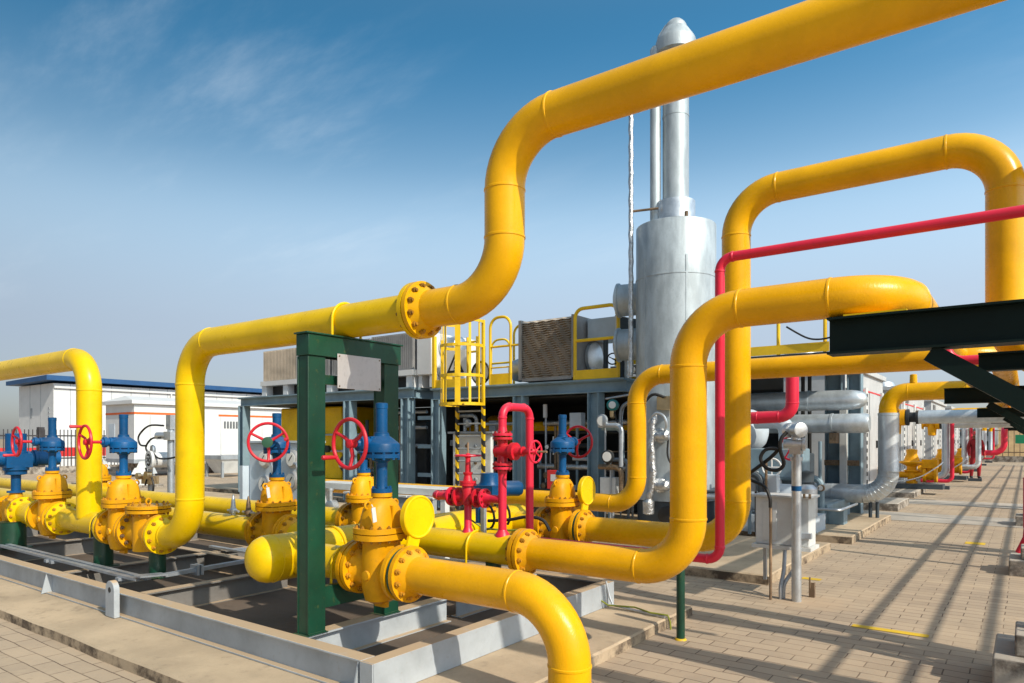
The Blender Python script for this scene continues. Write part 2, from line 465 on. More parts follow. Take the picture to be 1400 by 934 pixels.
def bonnet_fn():
    mb = MB()
    mb.loft((0, 0, 0), [(.240, .145, .178, 2.7), (.272, .145, .178, 2.7), (.2725, .105, .142, 2.7), (.33, .098, .140, 2.6), (.385, .088, .128, 2.5),
                        (.425, .074, .104, 2.4), (.452, .056, .072, 2.2), (.462, .046, .050, 2), (.475, .044, .044, 2)], 40)
    mb.lathe((0, 0, .462), (0, 0, 1), [(0, .044), (.001, .066), (.026, .066), (.027, .03)], 24)
    for s in (-1, 1):                                   # lifting ears
        mb.torus((.0, s*.118, .415), (1, 0, 0), .022, .008, 14, 8)
    mb.prof((-.104, 0, .28), (.104, 0, .28), [(-.006, 0), (.006, 0), (.006, .13), (-.006, .13)])
    return mb
def column_fn():
    mb = MB()
    mb.lathe((0, 0, .490), (0, 0, 1), [(0, .066), (.026, .066), (.027, .040), (.05, .036), (.17, .036), (.19, .040), (.200, .055), (.212, .055), (.213, .03)], 24)
    for k in range(6):
        a = k*PI/3
        mb.cyl((.054*math.cos(a), .054*math.sin(a), .505), (.054*math.cos(a), .054*math.sin(a), .530), .0085, 6)
    return mb
def gearbox_fn():
    mb = MB()
    mb.lathe((0, 0, .695), (0, 0, 1), [(0, .04), (.004, .075), (.012, .104), (.014, .114), (.038, .114), (.039, .098), (.050, .098), (.051, .115), (.098, .115), (.106, .111), (.136, .074), (.146, .060), (.152, .050), (.165, .048), (.166, .03)], 32)
    for k in range(10):
        a = k*2*PI/10
        mb.cyl((.105*math.cos(a), .105*math.sin(a), .698), (.105*math.cos(a), .105*math.sin(a), .752), .010, 6)
    # worm housing towards the wheel (local -y) and its cover
    mb.lathe((-.035, .07, .80), (0, -1, 0), [(0, .02), (.004, .040), (.03, .044), (.18, .044), (.185, .036), (.20, .036), (.204, .048), (.232, .048), (.236, .030), (.25, .024)], 20)
    mb.box((-.06, -.09, .765), (0, .05, .845))
    return mb
def cover_fn():
    return MB().lathe((0, 0, .855), (0, 0, 1), [(0, .046), (.014, .046), (.016, .037), (.165, .037), (.167, .0395), (.20, .0395), (.203, .03)], 20)
def wheel_fn(rad, yoff):
    def f():
        mb = MB(); c = Vector((-.035, yoff, .80))
        mb.cyl((-.035, -.17, .80), (-.035, yoff-.02, .80), .014, 12)
        mb.lathe((-.035, yoff+.03, .80), (0, -1, 0), [(0, .026), (.05, .028), (.056, .014)], 16)
        mb.torus(c + Vector((0, -.012, 0)), (0, 1, 0), rad, .0125, 40, 10)
        for k in range(3):
            a = k*2*PI/3 + .55
            u = Vector((math.cos(a), 0, math.sin(a)))
            mb.ring_path([c + u*.015, c + u*rad*.5 + Vector((0, .012, 0)), c + u*(rad-.004) + Vector((0, -.012, 0))], [.0145, .012, .0105], 10)
        return mb
    return f
def grip_fn(rad, yoff, ang):
    def f():
        u = Vector((math.cos(ang), 0, math.sin(ang)))
        c = Vector((-.035, yoff-.012, .80)) + u*rad
        return MB().lathe(c, (0, -1, 0), [(-.012, .008), (.0, .013), (.02, .012), (.10, .0155), (.108, .012), (.11, .004)], 12)
    return f
VALVES = 'yellow gate valves with blue gear operators'
def gate_valve(x, y, label, wheel=0.0, rad=.152, yoff=-.235, grip=3.7, has_wheel=True, bare=False):
    """wheel: rotation of the operator about the stem (0 = wheel towards -Y)"""
    t = thing('gate_valve', label, 'valve', (x, y, PZ-.235), VALVES)
    T = Matrix.Translation((x, y, PZ)); Rz = Matrix.Rotation(wheel, 4, 'Z')
    b = inst('body', cached('vbody', body_fn, 'body', M['yvalve']), t, T)
    n = inst('bonnet', cached('vbonnet', bonnet_fn, 'bonnet', M['yvalve']), t, T)
    me = bolt_mesh(.066, .0115, 'boltpaint')
    for k in range(14):
        a = 2*PI*(k+.5)/14
        c, s = math.cos(a), math.sin(a); p = 2/2.7
        inst('bolt', me, n, T @ Matrix.Translation((.125*math.copysign(abs(c)**p, c), .158*math.copysign(abs(s)**p, s), .237)) @ Matrix.Rotation(PI/2, 4, 'Y'))
    mt = MB(); mt.box((.099, -.115, .34), (.104, -.085, .43)); mt.cyl((.10, -.10, .43), (.09, -.10, .45), .003, 6)
    if (x, y) in ((-3.30, Y1), (-5.365, Y2)): inst('tag_plate', cached('vtag', lambda: mt, 'tag_plate', M['offwhite']), t, T @ Matrix.Rotation(.15, 4, 'X'))
    inst('stem_column', cached('vcol', column_fn, 'stem_column', M['blue']), t, T)
    if bare: return t
    g = inst('gearbox', cached('vgear', gearbox_fn, 'gearbox', M['blue']), t, T @ Rz)
    inst('stem_cover', cached('vcov', cover_fn, 'stem_cover', M['blue']), t, T)
    if has_wheel:
        w = inst('handwheel', cached(('wh', rad, yoff), wheel_fn(rad, yoff), 'handwheel', M['red']), t, T @ Rz)
        inst('grip', cached(('gr', rad, yoff, grip), grip_fn(rad, yoff, grip), 'grip', M['red']), w, T @ Rz)
    return t

# ================================================================== SETTING
def sheet(name, x0, y0, x1, y1, z, m):
    o = MB().add([(x0,y0,z),(x1,y0,z),(x1,y1,z),(x0,y1,z)], [(0,1,2,3)]).build(name, m, smooth=0)
    return kind(o)
sheet('ground', -3000, -3000, 3000, 3000, -.02, M['plain'])
sheet('pavement', -75, -12, 16, 56, 0, M['brick'])

def slab(name, x0, y0, x1, y1, z0, z1, m, seed=0, step=.35):
    """a cast slab with slightly uneven, chipped edges"""
    rnd = random.Random(seed)
    P = []
    def edge(a, b):
        a = Vector(a); b = Vector(b); n = max(2, int((b-a).length/step))
        d = (b-a).normalized(); q = Vector((-d.y, d.x))
        for i in range(n):
            P.append(a + (b-a)*i/n + q*rnd.uniform(0, .014)*(0 if i == 0 else 1))
    edge((x0,y0),(x1,y0)); edge((x1,y0),(x1,y1)); edge((x1,y1),(x0,y1)); edge((x0,y1),(x0,y0))
    mb = MB(); n = len(P)
    vs = [(p.x, p.y, z0) for p in P] + [(p.x, p.y, z1-.012) for p in P]
    cx, cy = (x0+x1)/2, (y0+y1)/2
    vs += [(p.x + (.014 if p.x < cx else -.014), p.y + (.014 if p.y < cy else -.014), z1) for p in P]
    fs = [(i, (i+1) % n, n+(i+1) % n, n+i) for i in range(n)] + [(n+i, n+(i+1) % n, 2*n+(i+1) % n, 2*n+i) for i in range(n)] + [tuple(range(2*n, 3*n))]
    mb.add(vs, fs)
    return kind(mb.build(name, m, smooth=20))
slab('concrete_pad', -20, 2.135, -2.285, 5.66, -.01, .08, M['pad'], 1)
slab('concrete_pad', -20, 7.30, -2.13, 10.1, -.01, .10, M['pad'], 2)
slab('concrete_pad', -20, 10.82, -2.0, 14.35, -.01, .11, M['pad'], 3)
slab('concrete_pad', -3.6, 16.3, -2.15, 18.0, -.01, .16, M['concrete'], 4)
slab('concrete_pad', -3.2, 20.2, -2.3, 22.7, -.01, .14, M['concrete'], 5)
slab('concrete_pad', -3.2, 26.5, -2.4, 30.0, -.01, .14, M['concrete'], 6)
sheet('concrete_path', -2.9, 14.5, 12, 16.1, .005, M['concrete'])
sheet('concrete_path', -2.6, 18.4, 12, 19.8, .005, M['concrete'])
sheet('road_marking', -1.13, 6.08, -.60, 6.17, .004, M['yline'])
sheet('road_marking', -1.95, 7.84, -1.76, 7.95, .004, M['yline'])
sheet('road_marking', -.72, 11.85, -.48, 12.1, .004, M['yline'])
kind(MB().add([(-13, 56, -.02), (60, 56, -.02), (60, 62, 3.2), (-13, 62, 3.2), (-13, 90, 4.2), (60, 90, 4.2)], [(0,1,2,3), (3,2,5,4)]).build('hill', M['bank']))

# ================================================================== SKID
ZT = .275
t = thing('skid_frame', 'low grey welded I-beam base frame with sandy dust on its flanges, carrying the yellow valves', 'skid frame', (-8, 4, .08))
H = ZT - .082; zc = (ZT + .082)/2
MB().ibeam((-16, 2.653, zc), (-2.962, 2.653, zc), H, .106).build('front_beam', M['skid'], t, bevel=.002)
MB().channel((-2.857, 2.602, zc), (-2.857, 5.34, zc), H, .10, .011, flip=-1).build('side_beam', M['skid'], t, bevel=.002)
MB().box((-2.958, 2.590, .083), (-2.859, 2.600, .2735)).build('corner_plate', M['skid'], t)
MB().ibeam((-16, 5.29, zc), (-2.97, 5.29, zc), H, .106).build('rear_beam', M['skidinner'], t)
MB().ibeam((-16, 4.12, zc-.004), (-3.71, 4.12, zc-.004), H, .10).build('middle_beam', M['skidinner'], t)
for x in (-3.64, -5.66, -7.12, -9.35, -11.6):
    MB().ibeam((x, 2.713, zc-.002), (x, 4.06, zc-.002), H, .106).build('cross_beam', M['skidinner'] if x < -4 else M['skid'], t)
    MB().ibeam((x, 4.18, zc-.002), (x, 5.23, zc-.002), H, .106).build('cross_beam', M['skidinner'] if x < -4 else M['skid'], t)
for x in (-2.99, -7.24, -8.9, -10.6):
    MB().add([(x, 2.601, .262), (x, 2.648, .262), (x, 2.648, .095), (x, 2.560, .085), (x+.010, 2.601, .262), (x+.010, 2.648, .262), (x+.010, 2.648, .095), (x+.010, 2.560, .085)],
             [(0,1,2,3), (7,6,5,4), (0,4,5,1), (1,5,6,2), (2,6,7,3), (3,7,4,0)]).build('gusset', M['skid'], t)
# lifting lug: a rounded plate with an eye on the front web
lp = [(-.075, 0), (.075, 0), (.075, .215)] + [(.075*math.cos(a), .215 + .075*math.sin(a)) for a in [PI*k/10 for k in range(1, 10)]] + [(-.075, .215)]
lug = MB().prism(lp, Matrix(((1,0,0,-5.86),(0,0,-1,2.596),(0,1,0,.083),(0,0,0,1))), .045)
lo = lug.build('lifting_lug', M['skid'], t, bevel=.004)
MB().cyl((-5.86, 2.5515, .30), (-5.86, 2.549, .30), .022, 18).build('lug_hole', M['dark'], lo)
# dirty floor inside the skid, its colour also darkened for the shade there
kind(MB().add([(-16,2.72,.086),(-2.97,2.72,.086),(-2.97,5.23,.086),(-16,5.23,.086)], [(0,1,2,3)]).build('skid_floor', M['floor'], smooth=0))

# flat cable conduit along the front beam and back across the skid
t = thing('cable_conduit', 'twin zinc flat conduits lying along the front skid beam and turning back between the valves', 'conduit', (-8, 2.9, ZT))
MB().bar((-16, 2.845, ZT+.040), (-6.02, 2.845, ZT+.040), .045, .022).build('flat_bar', M['conduit'], t)
MB().bar((-16, 2.905, ZT+.046), (-5.96, 2.905, ZT+.046), .045, .022).build('flat_bar', M['conduit'], t)
MB().bar((-5.98, 2.82, ZT+.075), (-5.98, 3.05, ZT+.060), .12, .014).build('corner_plate', M['conduit'], t)
MB().bar((-6.0, 3.05, ZT+.045), (-6.14, 4.6, ZT+.045), .06, .03).build('flat_bar', M['conduit'], t)
for x in (-6.3, -7.7, -7.82, -9.2, -10.6):
    MB().box((x-.03, 2.80, ZT+.001), (x+.03, 2.95, ZT+.028)).build('bracket', M['conduit'], t)
for y in (3.35, 3.39):
    MB().box((-6.09, y-.012, ZT+.001), (-5.97, y+.012, ZT+.09)).build('bracket', M['conduit'], t)
MB().bar((-7.3, 4.24, ZT+.03), (-5.3, 4.24, ZT+.03), .05, .02).build('flat_bar', M['conduit'], t)
MB().bar((-6.6, 4.32, ZT+.05), (-5.2, 4.42, ZT+.05), .14, .012).build('cover_plate', M['conduit'], t)
MB().bar((-7.0, 4.38, ZT+.012), (-5.3, 4.50, ZT+.012), .10, .02).build('cover_plate', M['conduit'], t)

# earthing pipe lying on the pad at the far corner of the skid
t = thing('earth_conduit', 'thin earthing pipe with yellow-green wire on the pad edge beside the skid corner', 'conduit', (-2.6, 5.35, .08))
MB().ring_path([(-2.86, 5.20, .30), (-2.835, 5.22, .16), (-2.80, 5.22, .10), (-2.30, 5.14, .093)], .010, 8).build('pipe', M['galv'], t)
MB().ring_path([(-2.86, 5.12, .15), (-2.80, 5.13, .118), (-2.6, 5.22, .112), (-2.42, 5.13, .112), (-2.28, 5.15, .108), (-2.26, 5.15, .06), (-2.255, 5.15, .0)], .007, 8).build('wire', M['wire'], t)

# ================================================================== GREEN SUPPORT FRAME
t = thing('steel_portal', 'green steel portal on the skid holding up the yellow pipe, with a metal plate', 'portal', (-3.62, 3.12, ZT))
def leg(y0, y1, zt):
    mb = MB()
    mb.box((-3.60, y0, ZT+.001), (-3.588, y1, zt)); mb.box((-3.70, y0, ZT+.001), (-3.688, y1, zt)); mb.box((-3.687, (y0+y1)/2-.006, ZT+.001), (-3.601, (y0+y1)/2+.006, zt))
    mb.box((-3.687, y0+.004, ZT+.001), (-3.601, y0+.016, zt))
    return mb
leg(2.725, 2.858, 2.02).build('leg', M['green'], t, bevel=.002)
leg(3.365, 3.498, 2.02).build('leg', M['green'], t, bevel=.002)
mb = MB(); mb.box((-3.588, 2.72, 2.022), (-3.576, 3.51, 2.155)); mb.box((-3.70, 2.70, 2.1555), (-3.565, 3.525, 2.166)); mb.box((-3.70, 2.72, 2.022), (-3.688, 3.51, 2.155)); mb.box((-3.687, 2.72, 2.022), (-3.589, 2.732, 2.154)); mb.box((-3.687, 3.498, 2.022), (-3.589, 3.51, 2.154))
mb.build('top_beam', M['green'], t, bevel=.002)
MB().channel((-3.62, 2.859, 1.88), (-3.62, 3.364, 1.88), .06, .04, .006, flip=-1).build('brace', M['green'], t)
MB().channel((-3.60, 2.859, .49), (-3.60, 3.364, .49), .135, .05, .007, flip=-1).build('brace', M['green'], t)
for y in (2.79, 3.43):
    bp_ = MB().box((-3.715, y-.085, ZT-.001), (-3.575, y+.085, ZT+.0008)).build('base_plate', M['green'], t)
    MB().bar((-3.586, y-.066, ZT+.006), (-3.586, y+.066, ZT+.006), .010, .010).build('weld', M['green'], bp_)
sp = MB().box((-3.572, 2.938, 1.826), (-3.566, 3.31, 2.048)).build('sign_plate', M['plate'], t, bevel=.001)
for y, z in ((2.952, 2.034), (3.296, 2.034), (2.952, 1.84), (3.296, 1.84)):
    MB().cyl((-3.5655, y, z), (-3.562, y, z), .005, 8).build('rivet', M['bolt'], sp)
def ubolt(x, yc, z, r, axis='X'):
    """strap over a pipe running along X (or Y)"""
    mb = MB(); pts = []
    for k in range(17):
        a = PI*k/16
        pts.append((0, math.cos(a)*(r+.008), math.sin(a)*(r+.008)))
    pts = [(0, r+.008, -r*1.0)] + pts + [(0, -r-.008, -r*1.0)]
    if axis == 'X': pts = [(x, yc+p[1], z+p[2]) for p in pts]
    else: pts = [(x+p[1], yc, z+p[2]) for p in pts]
    return mb.ring_path(pts, .009, 10)
ubolt(-3.635, 3.07, 2.279, PIPE_R).build('u_bolt', M['yellow'], t)
ubolt(-3.645, 3.07, PZ, PIPE_R).build('u_bolt', M['yellow'], t)

ps = thing('pipe_strap', 'yellow pipe strap with a black liner round the tee pipe beside the left valve', 'strap', (-7.18, 3.07, .5))
ubolt(-7.18, 3.07, PZ, PIPE_R).build('strap', M['yellow'], ps); ubolt(-7.155, 3.07, PZ, PIPE_R-.004).build('liner', M['black'], ps)
# pedestals under the valve train
def pedestal(x, y, w, label, top=None):
    t = thing('pipe_pedestal', label, 'pedestal', (x, y, ZT), 'green pedestals under the valve train')
    h = top or (PZ - PIPE_R)
    MB().cyl((x, y, ZT+.001), (x, y, h), w, 24).build('post', M['green'], t)
    MB().box((x-w-.02, y-w-.02, ZT-.002), (x+w+.02, y+w+.02, ZT+.008)).build('base_plate', M['green'], t)
    MB().lathe((x, y, h-.02), (0, 0, 1), [(0, w*.9), (.03, w*1.05), (.032, w*.3)], 20).build('saddle', M['green'], t)
pedestal(-9.22, 2.98, .13, 'wide dark green round pedestal at the left end of the valve train')
pedestal(-7.18, 3.07, .085, 'dark green pedestal under the left handwheel valve beside the tall left riser')
pedestal(-6.20, 3.10, .07, 'dark green pedestal in the shade under the round strainer')
pedestal(-3.25, 4.16, .06, 'slim dark green post under the pipe with the red valves')

# green stub post on the paving
t = thing('support_post', 'slim dark green round post standing on the paving in front of the red riser', 'post', (-2.08, 4.93, 0))
MB().lathe((-2.08, 4.93, .004), (0, 0, 1), [(0, .031), (.50, .031), (.53, .028), (.55, .016), (.556, .002)], 20).build('post', M['green'], t)
MB().lathe((-2.08, 4.93, .001), (0, 0, 1), [(0, .045), (.012, .038), (.014, .03)], 14).build('foot', M['yline'], t)

# ================================================================== PIPES
Y1, Y2, Y3, B2, B3, B4 = 3.07, 3.74, 4.75, 4.16, 5.6, 7.6
TZ = 2.279
# main pipe
spool('gas_pipe', 'yellow pipe rising from the skid and running level over the green portal to a flange', 'pipe',
      [(-6.045, Y1, PZ), (-5.60, Y1, PZ), (-5.60, Y1, TZ), (-2.962, Y1, TZ)], flanges=[((-6.045, Y1, PZ), (-1, 0, 0), 12), ((-2.962, Y1, TZ), (1, 0, 0), 12)])
spool('gas_pipe', 'amber pipe that steps up after the bolted flange and crosses the top of the picture', 'pipe',
      [(-2.954, Y1, TZ), (-2.32, Y1, TZ), (-2.32, Y1, 3.20), (4.2, Y1, 3.20), (4.2, Y1, -.05)], mat='amberz', flanges=[((-2.954, Y1, TZ), (-1, 0, 0), 0)], n=40)
# weld ring on the straight overhead run is part of that pipe's look
spool('gas_pipe', 'yellow riser at far left standing between two valves and turning back leftwards', 'pipe',
      [(-7.49, Y1, PZ+.05), (-7.49, Y1, TZ+.03), (-24, Y1, TZ+.03), (-24, Y1, -.05)], group=None)
spool('gas_pipe', 'short horizontal yellow tee pipe under the far left riser', 'pipe', [(-8.105, Y1, PZ), (-6.995, Y1, PZ)],
      flanges=[((-8.105, Y1, PZ), (-1, 0, 0), 12), ((-6.995, Y1, PZ), (1, 0, 0), 12)],
      extra=1)
spool('gas_pipe', 'short yellow pipe between the two leftmost blue-topped valves', 'pipe', [(-9.175, Y1, PZ), (-8.625, Y1, PZ)],
      flanges=[((-9.175, Y1, PZ), (-1, 0, 0), 12), ((-8.625, Y1, PZ), (1, 0, 0), 12)])
# foreground outlet
spool('gas_pipe', 'thick amber pipe from the front valve bending down into the paving', 'pipe',
      [(-3.062, Y1, PZ), (-1.90, Y1, PZ), (-1.90, Y1, -.05)], mat='amber', Rb=.34, n=44,
      flanges=[((-3.062, Y1, PZ), (-1, 0, 0), 12, 'yvalve')])
spool('gas_pipe', 'amber pipe from the middle flange, bending up left of the thin red riser', 'pipe',
      [(-2.955, B2, PZ), (-1.705, B2, PZ), (-1.705, B2, TZ), (-.545, B2, TZ), (-.545, 48, TZ)], mat='amber', n=44, Rb=.33,
      flanges=[((-2.955, B2, PZ), (-1, 0, 0), 12, 'yvalve')])
spool('gas_pipe', 'tallest amber pipe loop, dropping at right behind the dark green beam', 'pipe',
      [(-3.315, B3, PZ), (-1.89, B3, PZ), (-1.89, B3, 3.46), (-.115, B3, 3.46), (-.115, B3, 1.98), (.75, B3, 1.98), (.75, B3, -.05)], mat='amberz', n=36,
      flanges=[((-3.315, B3, PZ), (-1, 0, 0), 12, 'yvalve')])
spool('gas_pipe', 'thinner amber pipe behind the skid, rising in front of the silver stack', 'pipe',
      [(-11.5, B4, .71), (-3.76, B4, .71), (-3.76, B4, 2.255), (-.20, B4, 2.255), (-.20, 46, 2.262)], mat='amber', n=28)
# header with its stubs
t = thing('header_pipe', 'fat yellow header with rounded end caps lying across the skid behind the green portal', 'header', (-4.22, 4.4, .5))
HR = .163; HX = -4.22
hp = MB().lathe((HX, 2.735, PZ), (0, 1, 0), [(0, .02), (.006, .07), (.03, .118), (.07, .148), (.115, HR), (.16, HR), (3.06, HR), (3.11, .15), (3.15, .118), (3.19, .07), (3.197, .02)], 48)
hp.lathe((HX, 2.895, PZ), (0, 1, 0), [(-.008, HR*.99), (-.004, HR+.003), (.004, HR+.003), (.008, HR*.99)], 48)
hp.build('header', M['yellow'], t)
def stub(y, x1):
    d = 1 if x1 > HX else -1
    mb = MB().cyl((HX + d*.10, y, PZ), (x1, y, PZ), PIPE_R, 32)
    mb.lathe((HX + d*.155, y, PZ), (d, 0, 0), [(-.02, PIPE_R+.016), (0, PIPE_R+.006), (.014, PIPE_R)], 32)
    o = mb.build('branch_pipe', M['yellow'], t)
    f = flange_mb((x1, y, PZ), (d, 0, 0), PIPE_R).build('flange', M['yvalve'], o)
    bolt_ring(f, (x1 + d*.005, y, PZ), (d, 0, 0), FL_R*.82, 12, .072, .0175)
stub(Y1, -3.515); stub(B2, -2.968); stub(B3, -3.75); stub(Y2, -5.155); stub(Y3, -5.155)
mb = MB()
ubolt(-3.42, B2, PZ, PIPE_R).build('u_bolt', M['yellow'], t)
ubolt(HX, 3.42, PZ, HR, 'Y').build('u_bolt', M['yellow'], t)
# feeds from the left
spool('gas_pipe', 'long yellow feed pipe entering from the left to the valve behind the header cap', 'pipe', [(-24, Y2, -.05), (-24, Y2, PZ), (-5.575, Y2, PZ)],
      flanges=[((-5.575, Y2, PZ), (1, 0, 0), 12, 'yvalve')])
spool('gas_pipe', 'rearmost yellow feed pipe entering from the left along the back of the skid', 'pipe', [(-24, Y3, -.05), (-24, Y3, PZ), (-5.575, Y3, PZ)],
      flanges=[((-5.575, Y3, PZ), (1, 0, 0), 12, 'yvalve')])

# ================================================================== VALVES
gate_valve(-3.30, Y1, 'front yellow gate valve beside the green frame, red handwheel turned to the front left', 0.0, .15, -.22, 3.75)
gate_valve(-6.77, Y1, 'yellow gate valve with flat red handwheel between the left riser and the round strainer', -.05, .148, -.30, 1.9)
gate_valve(-8.38, Y1, 'yellow gate valve with red handwheel to the left of the far left riser', -.05, .148, -.30, 4.4)
gate_valve(-5.365, Y2, 'yellow gate valve above the header cap, red handwheel facing forward with a green hub', .80, .162, -.22, .15)
gate_valve(-5.365, Y3, 'yellow gate valve with a bare blue stem, half hidden behind the front valve', 2.4, .14, -.24, 3.5, False, True)
gate_valve(-3.545, B3, 'rear yellow gate valve with a dark red handwheel on its right side', PI*1.02, .15, -.24, 5.0)
gate_valve(-11.3, Y3, 'small distant yellow gate valve at the left edge without its own handwheel', .3, .15, -.24, 3, False)
hubc = Vector((-5.365, Y2, PZ)) + Matrix.Rotation(.80, 3, 'Z') @ Vector((-.035, -.252, .80)); hubd = Matrix.Rotation(.80, 3, 'Z') @ Vector((0, -1, 0))
fwd = [o for o in bpy.data.objects if o.name.startswith('gate_valve') and abs(o.location.x+5.365) < .01 and abs(o.location.y-Y2) < .01][0]
MB().lathe(hubc, hubd, [(0, .03), (.004, .046), (.012, .046), (.016, .02)], 20).build('hub_disc', M['gasket'], fwd)
# leftmost big actuator valve
t = thing('actuator_valve', 'leftmost valve with a broad blue actuator lying sideways, cut by the left edge', 'valve', (-9.42, Y1, PZ-.235))
T = Matrix.Translation((-9.40, Y1, PZ))
mb = MB()
for s in (-1, 1):
    mb.lathe((-9.40 + s*.212, Y1, PZ), (s, 0, 0), [(-.19, .13), (-.03, .125), (-.0299, FL_R), (0, FL_R), (0, .08)], 32)
mb.lathe((-9.40, Y1, PZ-.15), (0, 0, 1), [(0, .06), (.03, .13), (.27, .13), (.29, .10), (.30, .10), (.301, .075), (.36, .06)], 28)
mb.build('body', M['yvalve'], t)
mb = MB()
mb.lathe((-9.40, Y1, PZ+.21), (0, 0, 1), [(0, .09), (.02, .09), (.021, .05), (.20, .05), (.21, .11), (.25, .11), (.26, .13), (.31, .13)], 28)
mb.build('stem_column', M['blue'], t)
mb = MB()
mb.lathe((-9.40, Y1-.46, PZ+.60), (0, 1, 0), [(0, .03), (.01, .085), (.22, .085), (.23, .10), (.26, .10), (.27, .085), (.62, .085), (.63, .10), (.66, .10), (.67, .085), (.90, .085), (.91, .03)], 24)
mb.box((-9.50, Y1-.13, PZ+.50), (-9.28, Y1+.13, PZ+.66))
mb.lathe((-9.40, Y1, PZ+.64), (0, 0, 1), [(0, .12), (.045, .115), (.05, .105), (.25, .105), (.255, .03)], 28)
mb.build('actuator', M['blue'], t)
MB().ring_path([(-9.46, Y1-.2, PZ+.52), (-9.5, Y1-.36, PZ+.40), (-9.55, Y1-.38, PZ+.2), (-9.7, Y1-.3, PZ+.1), (-9.9, Y1-.2, PZ+.2)], .016, 10).build('cable', M['black'], t)

# strainer with bolted round cover between valve and riser
t = thing('strainer', 'yellow strainer with a round bolted cover and lifting ring beside the rising pipe', 'strainer', (-6.30, Y1, PZ-.2))
mb = MB().lathe((-6.545, Y1, PZ), (1, 0, 0), [(0, .07), (0, FL_R), (.03, FL_R), (.0301, .13), (.07, .118), (.42, .118), (.455, .13), (.4551, FL_R), (.485, FL_R), (.485, .07)], 36)
mb.cyl((-6.30, Y1, PZ-.16), (-6.30, Y1, PZ+.185), .128, 36)
mb.lathe((-6.30, Y1, PZ+.175), (0, 0, 1), [(0, .13), (.001, .185), (.028, .185), (.029, .1)], 40)
bd = mb.build('body', M['yvalve'], t)
bolt_ring(bd, (-6.542, Y1, PZ), (1, 0, 0), FL_R*.82, 12, .072, .0175, 'bolt')
cv = MB().lathe((-6.30, Y1, PZ+.212), (0, 0, 1), [(0, .185), (.026, .185), (.030, .175), (.031, .02)], 40).build('cover', M['yvalve'], t)
bolt_ring(cv, (-6.30, Y1, PZ+.207), (0, 0, 1), .158, 14, .070, .0125)
MB().torus((-6.30, Y1, PZ+.272), (1, .3, 0), .026, .008, 20, 8).build('lifting_ring', M['yvalve'], cv)

# spectacle blinds
def blind(x, y, ang, label):
    t = thing('spectacle_blind', label, 'blind disc', (x, y, PZ-.16), 'spectacle blinds clamped in the flanges')
    rg = MB().lathe((x, y, PZ), (1, 0, 0), [(-.011, .09), (-.011, .160), (.011, .160), (.011, .09)], 36)
    rg.build('ring', M['gasket'], t)
    c = Vector((x, y + math.sin(ang)*.355, PZ + math.cos(ang)*.355))
    d = MB().lathe(c, (1, 0, 0), [(-.030, .05), (-.030, .128), (-.024, .136), (.012, .136), (.018, .131), (.018, .124), (.013, .119), (.013, .02)], 44)
    d.build('disc', M['yellow'], t)
    MB().bar((x, y + math.sin(ang)*.15, PZ + math.cos(ang)*.15), c - Vector((0, math.sin(ang), math.cos(ang)))*.12, .016, .10, (0, math.cos(ang), -math.sin(ang))).build('web', M['yellow'], t)
blind(-3.081, Y1, .30, 'big round yellow blind disc standing up beside the front valve')
blind(-3.330, B3, .26, 'weathered round yellow blind disc right of the rear valve with dark red handwheel')

# ================================================================== RED PIPING
def rflange(c, d, r=.030, FR=.075):
    return flange_mb(c, d, r, FR, .018, 24)
t = thing('red_pipe', 'red bypass pipe looping up from the yellow branch and on to the thin red riser', 'pipe', (-3.165, 4.3, PZ+.11))
xr = -3.165; rr = .0315
MB().cyl((xr, B2, PZ+.09), (xr, B2, 1.288), rr, 20).lathe((xr, B2, PZ+.09), (0, 0, 1), [(0, .06), (.03, .052), (.05, .036), (.06, .032)], 20).build('pipe', M['redpipe'], t)
f = rflange((xr, B2, 1.290), (0, 0, 1)).build('flange', M['redpipe'], t)
pipe_mb([(xr, B2, 1.523), (xr, B2, 1.742), (xr, 4.515, 1.742), (xr, 4.515, .70), (-1.632, 4.515, .70), (-1.632, 4.515, 2.69), (1.5, 4.515, 2.69)], rr, .085, 20, 8).build('pipe', M['redpipe'], t)
f2 = rflange((xr, B2, 1.523), (0, 0, -1)).build('flange', M['redpipe'], t)
pipe_mb([(xr-.02, B2, 1.045), (-3.345, B2, 1.045)], .03, .1, 18).build('pipe', M['redpipe'], t)
f3 = rflange((-3.345, B2, 1.045), (-1, 0, 0)).build('flange', M['redpipe'], t)
f4 = rflange((-3.660, B2, 1.045), (1, 0, 0)).build('flange', M['redpipe'], t)
pipe_mb([(-3.660, B2, 1.045), (-3.86, B2, 1.045), (-3.93, B2+.5, 1.045)], .034, .06, 18, 6).build('pipe', M['redpipe'], t)
for ff, c, d in ((f, (xr, B2, 1.2935), (0,0,1)), (f2, (xr, B2, 1.5195), (0,0,1)), (f3, (-3.3485, B2, 1.045), (1,0,0)), (f4, (-3.6565, B2, 1.045), (1,0,0))):
    bolt_ring(ff, c, d, .058, 8, .043, .009, 'boltred')
